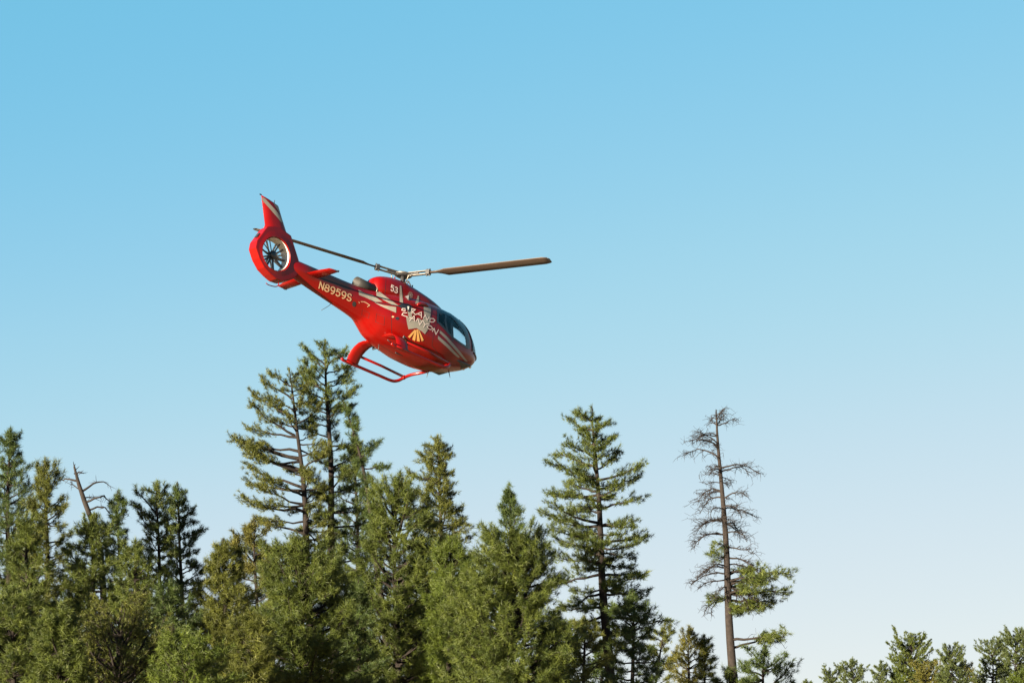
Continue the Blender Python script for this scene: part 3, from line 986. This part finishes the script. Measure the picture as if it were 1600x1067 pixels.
def tube(name, pts, rad, mat, parent=heli, k=10, sub_=1, caps=True):
    P = np.array(pts, float)
    if sub_ > 1:
        t0 = np.arange(len(P)); t1 = np.linspace(0, len(P) - 1, (len(P) - 1) * sub_ + 1)
        # Catmull-Rom
        Pp = np.concatenate([[2 * P[0] - P[1]], P, [2 * P[-1] - P[-2]]])
        out = []
        for t in t1:
            i = min(int(t), len(P) - 2); w = t - i
            a, b, c, d = Pp[i], Pp[i + 1], Pp[i + 2], Pp[i + 3]
            out.append(.5 * ((2 * b) + (-a + c) * w + (2 * a - 5 * b + 4 * c - d) * w * w + (-a + 3 * b - 3 * c + d) * w ** 3))
        rr = np.interp(t1, t0, np.broadcast_to(rad, (len(P),)))
        P = np.array(out)
    else:
        rr = np.broadcast_to(rad, (len(P),))
    V, Q = tubes(P, rr, k)
    bm = bmesh.new()
    vs = [bm.verts.new(v) for v in V]
    for q in Q: bm.faces.new([vs[i] for i in q])
    if caps:
        bm.faces.new(vs[:k]); bm.faces.new(vs[-k:])
    return bm_mesh(name, bm, mat, parent)


# ---- black window frame and pillars
wc = win_px + [win_px[0]]
decal('window_frame', strokes([wc], 3.0), M['black'], off=.010, bvh=hull_bvh, mirror=True)
decal('door_arch', strokes([A_([(122, 150), (205, 160), (308, 200), (398, 265), (468, 342), (516, 430), (541, 540), (550, 655)], 670, 470, 8.89)], 4.0), M['black'], off=.012, bvh=hull_bvh, mirror=True)
decal('door_pillar', strokes([A_([(232, 185), (228, 290), (262, 440)], 670, 470, 8.89)], 3.0), M['black'], off=.008, bvh=hull_bvh, mirror=True)
# windshield rim running over the roof
rim = []
for t in np.linspace(-1, 1, 25):
    y = .46 * t
    p, nr, i_, d_ = hull_bvh.ray_cast(Vector((2.22, y, 4)), Vector((0, 0, -1)))
    rim.append(p)
tube('windshield_rim', [tuple(p) for p in rim], .03, M['black'], k=8)
for s_ in (1, -1):
    pil = []
    for z in np.linspace(1.26, 2.25, 14):
        x = float(np.interp(z, [1.2, 1.6, 2.0, 2.35], [2.70, 2.66, 2.50, 2.15]))
        p, nr, i_, d_ = hull_bvh.ray_cast(Vector((x, -3 * s_, z)), Vector((0, s_, 0)))
        if p is not None: pil.append(tuple(p))
    if len(pil) > 3: tube('front_pillar', pil, .035, M['black'], k=8)
# nose: dark lower rim with landing light
sill = []
for a in np.linspace(-70, 70, 31):
    p, nr, i_, d_ = hull_bvh.ray_cast(Vector((2.6, 0, 1.25)), Vector((math.cos(R(a)), math.sin(R(a)), 0)))
    sill.append(tuple(p))
tube('windshield_sill', sill, .035, M['black'], k=8)
for s_ in (-1, 1):
    p, nr, i_, d_ = hull_bvh.ray_cast(Vector((2.6, 0, 1.0)), Vector((1, -.28 * s_, -.05)).normalized())
    bm = bmesh.new(); bmesh.ops.create_uvsphere(bm, u_segments=16, v_segments=10, radius=.05, matrix=Matrix.Translation(p)); bm_mesh('landing_light', bm, M['lens'], heli)

# ---- livery
decal('body_emblem', [A_([(325, 470), (400, 480), (440, 520), (500, 560), (535, 545), (560, 490), (600, 500), (650, 540), (690, 500), (700, 470), (690, 262), (765, 268), (835, 262),
                          (842, 350), (828, 470), (800, 530), (812, 605), (770, 700), (772, 745), (715, 828), (655, 770), (600, 740), (545, 702), (470, 712), (375, 727), (345, 600)]),
                      A_([(345, 300), (430, 330), (440, 400), (455, 500), (380, 480), (362, 400)])], M['grey'], off=.006)
FE = [[(500, 735), (535, 745), (402, 908), (362, 880)], [(512, 745), (548, 735), (512, 968), (452, 940)], [(550, 730), (575, 735), (612, 982), (548, 972)], [(578, 735), (608, 765), (692, 955), (648, 975)]]
for fe in FE: decal('gold_feather', [A_(fe)], M['gold'], off=.009)
GC = [
    [(305, 300), (245, 296), (232, 330), (300, 350), (302, 326)],
    [(445, 400), (440, 300), (515, 322), (452, 360), (508, 415)],
    [(515, 425), (640, 372), (640, 485)], [(545, 405), (640, 440)],
    [(685, 490), (722, 430), (758, 540), (800, 470)],
    [(820, 502), (815, 575), (885, 578), (925, 545), (885, 508), (820, 502)],
    [(335, 388), (262, 385), (235, 428), (285, 450), (350, 466)],
    [(395, 555), (490, 445), (495, 562)], [(398, 485), (492, 520)],
    [(530, 562), (568, 505), (606, 638), (662, 552)],
    [(680, 560), (718, 628), (806, 612)], [(718, 628), (685, 682)],
    [(815 + 52 * math.cos(a) + 8 * math.sin(a), 690 + 40 * math.sin(a) + 12 * math.cos(a)) for a in np.linspace(0, 6.2832, 15)],
    [(868, 772), (905, 705), (940, 838), (996, 735)]]
decal('side_lettering', strokes([A_(g) for g in GC], 1.3), M['white'], off=.013)
for pts in ([(150, 405), (255, 500), (400, 665), (540, 845), (500, 832), (330, 640), (240, 535), (146, 442)],
            [(128, 485), (260, 600), (360, 705), (430, 780), (408, 790), (340, 735), (245, 640), (122, 530)]):
    decal('side_stripe', [A_(pts, 670, 470, 8.89)], M['grey'], off=.006, mirror=True)
decal('cowl_taper', [A_([(458, 480), (492, 490), (530, 845), (458, 832)], 590, 410, 13.34)], M['grey'])
decal('cowl_taper', [A_([(835, 690), (862, 702), (852, 862), (780, 862)], 590, 410, 13.34)], M['grey'])
ros = [[(640.7 + .9 * math.cos(a), 461.2 + 1.1 * math.sin(a)) for a in np.linspace(0, 6.28, 9)[:-1]]]
for k in range(10):
    a = k * .6283
    cx_, cy_ = 640.7 + 3.3 * math.cos(a), 461.2 + 4.3 * math.sin(a)
    ros.append([(cx_ + .75 * math.cos(b), cy_ + .9 * math.sin(b)) for b in np.linspace(0, 6.28, 7)[:-1]])
    ros += strokes([[(640.7 + 1.2 * math.cos(a), 461.2 + 1.5 * math.sin(a)), (640.7 + 2.5 * math.cos(a), 461.2 + 3.2 * math.sin(a))]], .5)
decal('cowl_rosette', ros, M['grey'], off=.008)
# grey engine deck panels
decal('deck_panel', [A_([(265, 438), (400, 512), (560, 548), (765, 690), (600, 692), (440, 612), (275, 545)], 540, 420, 13.34)], M['grey'], off=.008)
decal('deck_panel', [A_([(640, 478), (700, 480), (1000, 700), (1105, 772), (950, 742), (790, 655), (640, 562)], 540, 420, 13.34)], M['grey'], off=.008)
decal('deck_panel', [A_([(600, 705), (800, 760), (1050, 800), (1050, 918), (900, 855), (720, 775)], 540, 420, 13.34)], M['grey'], off=.008)
decal('deck_gap', strokes([A_([(520, 655), (640, 712), (820, 730), (1000, 760), (1120, 790)], 540, 420, 13.34)], 1.1), M['black'], off=.011)
decal('air_intake', [[(622, 478), (627, 474.5), (637, 474.5), (643, 478), (644, 484.5), (639, 488), (634, 484), (627, 482)]], M['black'], off=.010)
decal('intake_fastener', [[(636, 479), (639, 479), (638.4, 483), (637, 485)]], M['lens'], off=.016)
decal('boom_vent', [[(553 + 2.9 * math.cos(a), 475 + 4.2 * math.sin(a)) for a in np.linspace(0, 6.28, 15)[:-1]]], M['black'], off=.008)
decal('fuel_cap', [[(620.5 + 3.0 * math.cos(a), 497.5 + 2.4 * math.sin(a)) for a in np.linspace(0, 6.28, 13)[:-1]]], M['black'], off=.008)
decal('fuel_placard', [[(613.8 + 2.0 * math.cos(a), 495 + 1.5 * math.sin(a)) for a in np.linspace(0, 6.28, 11)[:-1]]], M['letter'], off=.008)
decal('boom_placard', strokes([[(560.5, 472), (561.5, 473.5)], [(564, 471.3), (569, 471.7), (573.5, 474), (577.5, 477), (574, 479.3)]], 1.0), M['letter'], off=.008)
# door seams and handle
decal('door_seam', strokes([A_([(118, 288), (70, 420), (40, 620), (150, 760), (380, 880), (520, 900)], 670, 470, 8.89)], .45), M['black'], off=.004, mirror=True)
decal('door_seam', strokes([[(611, 488), (612, 520), (622, 536)], [(646, 487), (642, 540)]], .4), M['black'], off=.004)
decal('cowl_seam', strokes([[(603, 437), (601, 462)], [(588, 452), (604, 462), (622, 471), (640, 474), (652, 474)]], .35), M['black'], off=.004)
decal('access_panel', strokes([[(588, 490), (601, 495), (600, 508), (587, 503), (588, 490)], [(566, 484), (577, 489), (576, 497), (565, 492), (566, 484)]], .3), M['black'], off=.004)
decal('belly_seam', strokes([[(600, 538), (640, 552), (690, 568), (722, 572)]], .4), M['black'], off=.004)
decal('door_handle', strokes([A_([(310, 545), (335, 560)], 670, 470, 8.89)], 1.3), M['black'], off=.014)


def arc(cx, cy, rx, ry, a0, a1, n=12):
    return [(cx + rx * math.cos(R(a)), cy + ry * math.sin(R(a))) for a in np.linspace(a0, a1, n)]


GLYPH = {      # unit box, y up
    'N': [[(.05, 0), (.05, 1), (.62, 0), (.62, 1)]],
    '8': [arc(.33, .75, .25, .24, 0, 360, 16), arc(.33, .26, .31, .26, 0, 360, 16)],
    '9': [arc(.33, .69, .29, .30, 0, 360, 16), arc(.30, .55, .32, .55, 15, -105, 10)],
    '5': [[(.58, 1), (.12, 1), (.08, .55)] + arc(.31, .34, .30, .33, 118, -140, 14)],
    '3': [arc(.30, .76, .26, .24, 150, -90, 10) + arc(.30, .27, .31, .27, 90, -150, 12)],
    'S': [arc(.33, .75, .26, .25, 30, 270, 12) + arc(.33, .25, .30, .25, 90, -150, 12)]}


def number(name, body, org_px, ex, ey, w, mat, off=.009, adv=.84):
    lines = []
    tot = adv * (len(body) - 1) + .66
    for i, ch in enumerate(body):
        for g in GLYPH[ch]:
            lines.append([(org_px[0] + ex[0] * (i * adv + x) / tot + ey[0] * y, org_px[1] + ex[1] * (i * adv + x) / tot + ey[1] * y) for x, y in g])
    decal(name, strokes(lines, w), mat, off=off)


number('fleet_number', '53', (610.0, 453.6), (10.6, 4.9), (1.0, -8.4), 1.5, M['white'])
number('registration_number', 'N8959S', (497.8, 450.0), (50.0, 21.0), (2.2, -10.0), 1.75, M['letter'])

# roof fairing lip at the back of the cabin roof
lip = [onto(u, v)[0] for u, v in [(651.5, 476.5), (655, 475.6), (660, 475.8), (665, 477), (669, 479)]]
tube('roof_fairing', [tuple(p + Vector((0, -.01, .0))) for p in lip], [.03, .06, .065, .06, .03], M['redp'], k=10, sub_=3)

# ---- exhaust
ex_a, ex_b = Vector((-2.00, -.16, 2.07)), Vector((-1.15, -.13, 2.08))
ax = (ex_a - ex_b).normalized()
side_ = ax.cross(Vector((0, 0, 1))).normalized(); up_ = side_.cross(ax)
bm = bmesh.new()
prof = [(0, .13), (.12, .17), (.5, .18), (1, .185), (1, .165), (.4, .15), (.4, 0.0)]
Lx = (ex_a - ex_b).length
rings = []
for t, r_ in prof:
    rings.append([bm.verts.new(ex_b + ax * (t * Lx) + (side_ * math.cos(a) + up_ * math.sin(a)) * max(r_, .002)) for a in np.linspace(0, 2 * np.pi, 24, endpoint=False)])
for a, b in zip(rings[:-1], rings[1:]):
    for i in range(24): bm.faces.new([a[i], a[(i + 1) % 24], b[(i + 1) % 24], b[i]])
exo = bm_mesh('exhaust_pipe', bm, M['sooty'], heli)
tube('exhaust_collar', [tuple(ex_b + ax * (.10 * Lx) + (side_ * math.cos(a) + up_ * math.sin(a)) * .17) for a in np.linspace(0, 2 * np.pi, 25)], .022, M['steel'], exo, k=6, caps=False)
bm = bmesh.new(); box(bm, (-1.72, -.14, 1.90), (.34, .12, .16), None, .02); bm_mesh('exhaust_bracket', bm, M['dark'], heli)
# engine deck fairing below the exhaust
bm = bmesh.new(); box(bm, (-1.45, 0, 1.90), (.95, .58, .12), Matrix.Rotation(R(-6), 4, 'Y'), .05); bm_mesh('engine_deck', bm, M['grey'], heli)

# ---- fan shroud, fin and tailplane
FX, FZ = pw(-5.78, 1.72)
FR = .52
outl = [(-6.30, 2.52), (-6.38, 2.40), (-6.52, 2.16), (-6.69, 1.88), (-6.71, 1.64), (-6.50, 1.34), (-6.22, 1.10), (-5.92, .98), (-5.62, .90), (-5.30, .93), (-5.02, 1.06), (-4.72, 1.27),
        (-4.62, 1.55), (-4.72, 1.88), (-4.98, 2.26), (-5.20, 2.58), (-5.60, 2.66), (-6.00, 2.64)]
na = 144
oa = np.array([pw(x, z) for x, z in outl]); oc = np.concatenate([oa, oa[:1]])
sg = np.r_[0, np.cumsum(np.linalg.norm(np.diff(oc, axis=0), axis=1))]
angs = np.linspace(0, 2 * np.pi, na, endpoint=False)
out_pts = []
for a in angs:      # ray from the fan centre to the outline
    best = None; dx, dz_ = math.cos(a), math.sin(a)
    for i in range(len(oa)):
        x1, z1 = oc[i]; x2, z2 = oc[i + 1]
        det = dx * (z1 - z2) - dz_ * (x1 - x2)
        if abs(det) < 1e-9: continue
        t = ((x1 - FX) * (z1 - z2) - (z1 - FZ) * (x1 - x2)) / det
        u_ = (dx * (z1 - FZ) - dz_ * (x1 - FX)) / det
        if -1e-6 <= u_ <= 1 + 1e-6 and t > 0 and (best is None or t < best): best = t
    out_pts.append((FX + dx * best, FZ + dz_ * best, best))
bm = bmesh.new()
HT = .185
rings = []
# section round the duct: lip inner right .. outer edge .. lip inner left
for frac, yy in [(0, -.10), (.02, -HT + .02), (.10, -HT - .02), (.55, -HT), (.90, -HT + .005), (.985, -HT + .012), (1, -HT + .03),
                 (1, HT - .03), (.985, HT - .012), (.90, HT - .005), (.55, HT), (.10, HT + .02), (.02, HT - .02), (0, .10)]:
    rg = []
    for a, (ox, oz, t) in zip(angs, out_pts):
        # the front of the shroud thins towards the boom
        r_ = FR + (t - FR) * frac
        x = FX + math.cos(a) * r_; z = FZ + math.sin(a) * r_
        rg.append(bm.verts.new((x, yy, z)))
    rings.append(rg)
for a, b in zip(rings[:-1], rings[1:]):
    for i in range(na): bm.faces.new([a[i], a[(i + 1) % na], b[(i + 1) % na], b[i]])
shroud = bm_mesh('tail_fan_shroud', bm, M['redp'], heli, False)
bm = bmesh.new()
rings = [[bm.verts.new((FX + math.cos(a) * r_, yy, FZ + math.sin(a) * r_)) for a in angs] for yy, r_ in [(-.178, FR - .004), (-.10, FR - .022), (.10, FR - .022), (.178, FR - .004)]]
for a, b in zip(rings[:-1], rings[1:]):
    for i in range(na): bm.faces.new([a[i], a[(i + 1) % na], b[(i + 1) % na], b[i]])
bm_mesh('duct_liner', bm, M['duct'], heli)
fan = empty('tail_fan', (FX, 0, FZ), heli)
bm = bmesh.new()
prof = [(-.13, .001), (-.13, .10), (-.10, .13), (.06, .135), (.10, .11), (.10, .001)]
rings = [[bm.verts.new((math.cos(a) * r_, y_, math.sin(a) * r_)) for a in np.linspace(0, 2 * np.pi, 24, endpoint=False)] for y_, r_ in prof]
for a, b in zip(rings[:-1], rings[1:]):
    for i in range(24): bm.faces.new([a[i], a[(i + 1) % 24], b[(i + 1) % 24], b[i]])
bm_mesh('fan_hub', bm, M['black'], fan)
bmesh_blade = None
for k in range(10):
    a = k * 2 * math.pi / 10 + .12 * math.sin(k * 2.3)
    bm = bmesh.new(); box(bm, (.335, 0, 0), (.43, .016, .065), Matrix.Rotation(R(32), 4, 'X'), .006)
    bmesh.ops.transform(bm, matrix=Matrix.Rotation(-a, 4, 'Y'), verts=bm.verts)
    bm_mesh('fan_blade', bm, M['fan'], fan, False)
for k in range(8):
    a = k * 2 * math.pi / 8 + .3
    tube('stator_vane', [(.10 * math.cos(a), .13, .10 * math.sin(a)), ((FR - .03) * math.cos(a + .12), .13, (FR - .03) * math.sin(a + .12))], .030, M['duct'], fan, k=6)
tube('drive_shaft', [(FX + .1, .13, FZ), (FX + .58, .13, FZ + .06)], .04, M['steel'], heli, k=8)
tube('duct_fitting', [(FX + .25, -.02, FZ + .47), (FX + .25, .03, FZ + .47)], .04, M['dark'], heli)


def wing(name, rows, mat, parent, th):
    """rows of (leading edge, trailing edge) points; a closed aerofoil skin"""
    bm = bmesh.new(); rings = []
    for le, te, nrm, t in rows:
        le, te, nrm = Vector(le), Vector(te), Vector(nrm)
        c = te - le
        rg = []
        for s, h in [(0, 0), (.03, .45), (.12, .85), (.3, 1), (.6, .7), (1, .06), (1, -.06), (.6, -.7), (.3, -1), (.12, -.85), (.03, -.45)]:
            rg.append(bm.verts.new(le + c * s + nrm * (h * t / 2)))
        rings.append(rg)
    n_ = len(rings[0])
    for a, b in zip(rings[:-1], rings[1:]):
        for i in range(n_): bm.faces.new([a[i], a[(i + 1) % n_], b[(i + 1) % n_], b[i]])
    bm.faces.new(rings[0]); bm.faces.new(rings[-1])
    return bm_mesh(name, bm, mat, parent)


Y_ = (0, 1, 0)
fin = wing('tail_fin', [(P3(*l), P3(*t), Y_, w) for l, t, w in [((-4.95, 0, 2.22), (-6.36, 0, 2.40), .22), ((-5.23, 0, 2.62), (-6.27, 0, 2.62), .16), ((-5.52, 0, 3.05), (-6.44, 0, 3.09), .12),
                        ((-5.78, 0, 3.45), (-6.58, 0, 3.50), .09), ((-6.10, 0, 3.51), (-6.61, 0, 3.57), .05)]], M['redp'], heli, .1)


def fin_pt(x, z):
    return (x, -.0, z)


# grey stripes on the fin, both sides
for nm, pts in (('fin_stripe', [(-6.56, 3.50), (-6.44, 3.50), (-5.66, 3.13), (-5.56, 2.98), (-5.60, 2.92), (-6.53, 3.40)]),
                ('fin_cap_stripe', [(-6.14, 3.51), (-5.82, 3.455), (-5.70, 3.30), (-5.76, 3.24)])):
    for s_ in (-1, 1):
        bm = bmesh.new()
        f_ = bm.faces.new([bm.verts.new(P3(x, 0, z)) for x, z in pts])
        bmesh.ops.triangulate(bm, faces=bm.faces[:])
        bmesh.ops.subdivide_edges(bm, edges=bm.edges[:], cuts=4, use_grid_fill=True)
        fb = BVHTree.FromPolygons([v.co.copy() for v in fin.data.vertices], [tuple(p.vertices) for p in fin.data.polygons])
        for v in bm.verts:
            p, nr, i_, d_ = fb.ray_cast(Vector((v.co.x, s_ * 2, v.co.z)), Vector((0, -s_, 0)))
            v.co.y = (p.y if p is not None else 0) + s_ * .005
        bm_mesh(nm, bm, M['grey'], heli)
tube('fin_antenna', [P3(-5.98, 0, 3.49), P3(-5.98, 0, 3.60)], .012, M['dark'], heli, k=6)
bm = bmesh.new(); box(bm, P3(-6.635, 0, 3.575), (.07, .03, .03)); bm_mesh('fin_tip_light', bm, M['black'], heli, False)
bm = bmesh.new(); box(bm, P3(-6.555, 0, 2.16), (.03, .13, .17), Matrix.Rotation(R(30), 4, 'Y'), .01); bm_mesh('tail_light_mount', bm, M['black'], heli, False)
Zn = (0, 0, 1)
for s_ in (-1, 1):
    w_ = wing('tailplane', [((-3.55, s_ * .12, 1.60), (-4.02, s_ * .12, 1.62), Zn, .07), ((-3.56, s_ * .8, 1.585), (-4.00, s_ * .8, 1.585), Zn, .06), ((-3.58, s_ * 1.26, 1.57), (-3.96, s_ * 1.26, 1.55), Zn, .05)], M['redp'], heli, .06)
    wing('tailplane_tip', [((-3.57, s_ * 1.262, 1.571), (-3.69, s_ * 1.262, 1.567), Zn, .06), ((-3.60, s_ * 1.32, 1.57), (-3.69, s_ * 1.32, 1.567), Zn, .03)], M['black'], w_, .06)
tube('tail_guard', [P3(-5.33, 0, .93), P3(-5.36, 0, .80), P3(-5.50, 0, .72), P3(-5.78, 0, .68), P3(-5.90, 0, .70)], .016, M['redp'], heli, k=6, sub_=4)
tube('whip_antenna', [P3(-2.85, 0, 1.10), P3(-3.0, 0, .92), P3(-3.30, 0, .66)], .009, M['dark'], heli, k=5)

# ---- rotor
COLL = R(11)
rot = empty('main_rotor', (0, 0, 3.1), heli)
tube('rotor_mast', [(0, 0, -.45), (0, 0, -.02)], [.085, .07], M['dark'], rot, k=14)
bm = bmesh.new()
prof = [(-.05, .06), (-.065, .20), (-.03, .25), (.02, .26), (.05, .22), (.045, .15), (.07, .10), (.075, .001)]
rings = [[bm.verts.new((math.cos(a) * r_, math.sin(a) * r_, z_)) for a in np.linspace(0, 2 * np.pi, 32, endpoint=False)] for z_, r_ in prof]
for a, b in zip(rings[:-1], rings[1:]):
    for i in range(32): bm.faces.new([a[i], a[(i + 1) % 32], b[(i + 1) % 32], b[i]])
bm_mesh('rotor_hub', bm, M['dark'], rot)
tube('hub_ring', [(math.cos(a) * .27, math.sin(a) * .27, .0) for a in np.linspace(0, 2 * np.pi, 33)], .022, M['steel'], rot, k=6, caps=False)
bm = bmesh.new()
prof = [(-.40, .10), (-.40, .19), (-.33, .20), (-.32, .10)]
rings = [[bm.verts.new((math.cos(a) * r_, math.sin(a) * r_, z_)) for a in np.linspace(0, 2 * np.pi, 24, endpoint=False)] for z_, r_ in prof]
for a, b in zip(rings[:-1], rings[1:]):
    for i in range(24): bm.faces.new([a[i], a[(i + 1) % 24], b[(i + 1) % 24], b[i]])
bm_mesh('swashplate', bm, M['dark'], rot)
for az_, cone in ((73.5, -.9), (193.5, -.9), (313.5, -.9)):
    a = -R(az_)             # azimuth is measured towards the right, local Y is left
    Mb = Matrix.Rotation(a, 4, 'Z') @ Matrix.Rotation(-R(cone), 4, 'Y')
    # clockwise rotor seen from above: the leading edge is on the -Y side of each blade
    lead = Vector((0, -math.cos(COLL), math.sin(COLL))); nrm_ = Vector((0, math.sin(COLL), math.cos(COLL)))

    def row(r_, ch, t, fwd=.3):
        return (Vector((r_, 0, 0)) + lead * (ch * fwd), Vector((r_, 0, 0)) - lead * (ch * (1 - fwd)), nrm_, t)
    bl = wing('rotor_blade', [row(.95, .11, .06), row(1.25, .13, .055), row(1.40, .22, .05), row(1.58, .38, .045), row(3.0, .38, .042), row(4.2, .38, .04), row(5.14, .38, .036), row(5.30, .31, .03, .24)], M['blade'], rot, .05)
    bl.matrix_local = Mb
    cap = wing('blade_tip_cap', [row(5.301, .31, .034, .24), row(5.37, .20, .02, .0)], M['black'], bl, .04)
    arm = empty('hub_arm', (0, 0, 0), rot); arm.matrix_local = Mb
    bm = bmesh.new(); box(bm, (.60, 0, .055), (.80, .10, .028), None, .008); bm_mesh('upper_yoke', bm, M['steel'], arm, False)
    bm = bmesh.new(); box(bm, (.60, 0, -.055), (.80, .10, .028), None, .008); bm_mesh('lower_yoke', bm, M['steel'], arm, False)
    bm = bmesh.new(); box(bm, (.38, 0, 0), (.42, .07, .05), None, .01); bm_mesh('star_arm', bm, M['dark'], arm, False)
    bm = bmesh.new(); box(bm, (.95, 0, 0), (.14, .15, .17), None, .02); bm_mesh('blade_cuff', bm, M['dark'], arm, False)
    for x_ in (.90, 1.0): tube('blade_bolt', [(x_, 0, -.12), (x_, 0, .12)], .022, M['steel'], arm, k=8)
    tube('pitch_link', [(.19, -.10, -.36), (.33, -.16, -.10), (.36, -.13, -.04)], .018, M['steel'], arm, k=6)
tube('scissor_link', [(.20, -.05, -.36), (.32, -.06, -.27), (.20, -.05, -.14)], .025, M['dark'], rot, k=6)
bm = bmesh.new(); bmesh.ops.create_uvsphere(bm, u_segments=12, v_segments=8, radius=.05, matrix=Matrix.Translation((.26, -.06, -.40))); bm_mesh('scissor_joint', bm, M['steel'], rot)
for sx in (-.35, .42): tube('cowl_pin', [(sx - .02, -.05, 2.76), (sx - .02, -.05, 2.88)], .022, M['redp'], heli, k=6)

# ---- landing gear
for s_ in (-1, 1):      # s_ = -1 is the left side (+Y)
    y = -s_
    g = empty('landing_skid', (0, 0, 0), heli)
    tube('skid_tube', [(-1.10, y * 1.2, .09), (-.95, y * 1.2, .045), (-.3, y * 1.2, .045), (.5, y * 1.2, .045), (1.05, y * 1.2, .05), (1.30, y * 1.17, .13), (1.45, y * 1.08, .26), (1.60, y * .90, .38), (1.75, y * .60, .44), (1.80, y * .3, .46)],
         .052, M['redp'], g, k=10, sub_=5)
    tube('skid_heel', [(-1.12, y * 1.2, .10), (-1.28, y * 1.2, .14)], .014, M['dark'], g, k=6)
    tube('step_bar', [(-.42, y * 1.12, .36), (.5, y * 1.13, .36), (1.42, y * 1.09, .30)], .045, M['redp'], g, k=8)
    bm = bmesh.new(); box(bm, (1.44, y * 1.08, .27), (.10, .11, .13), None, .02); bm_mesh('step_clamp', bm, M['redp'], g)
    # broad faired rear leg, swept from the belly down to the skid
    rows = []
    path = [(.30, .60), (.55, .63), (.75, .61), (.92, .53), (1.05, .42), (1.14, .28), (1.19, .12), (1.20, .06)]
    for i, (yy, zz) in enumerate(path):
        p0 = path[max(i - 1, 0)]; p1 = path[min(i + 1, len(path) - 1)]
        dy, dz2 = p1[0] - p0[0], p1[1] - p0[1]; L_ = math.hypot(dy, dz2)
        nr = Vector((0, y * -dz2 / L_, dy / L_))
        xo = float(np.interp(i, [0, 3, 7], [-.36, -.36, -.42])); xb = float(np.interp(i, [0, 3, 7], [-.84, -.86, -.90]))
        rows.append(((xo, y * yy, zz), (xb, y * yy, zz), nr, .085))
    wing('rear_leg', rows, M['redp'], g, .08)
    tube('leg_shoe', [(-.92, y * 1.2, .05), (-.40, y * 1.2, .05)], .056, M['redp'], g, k=10)
# belly details
for x, y, z0, dx in ((1.75, .25, .40, -.03), (2.35, -.05, .57, .10), (-.62, 0, .45, 0)):
    tube('belly_antenna', [(x, y, z0 + .02), (x + dx, y, z0 - .20)], [.02, .008], M['dark'], heli, k=6)
for x, y, a, b in ((.1, -.35, .5, .05), (.15, -.1, .3, .05)):
    p, nr, i_, d_ = hull_bvh.ray_cast(Vector((x, y, -1)), Vector((0, 0, 1)))
    bm = bmesh.new(); box(bm, p, (a, b, .04), None, .01); bm_mesh('belly_vent', bm, M['black'], heli)
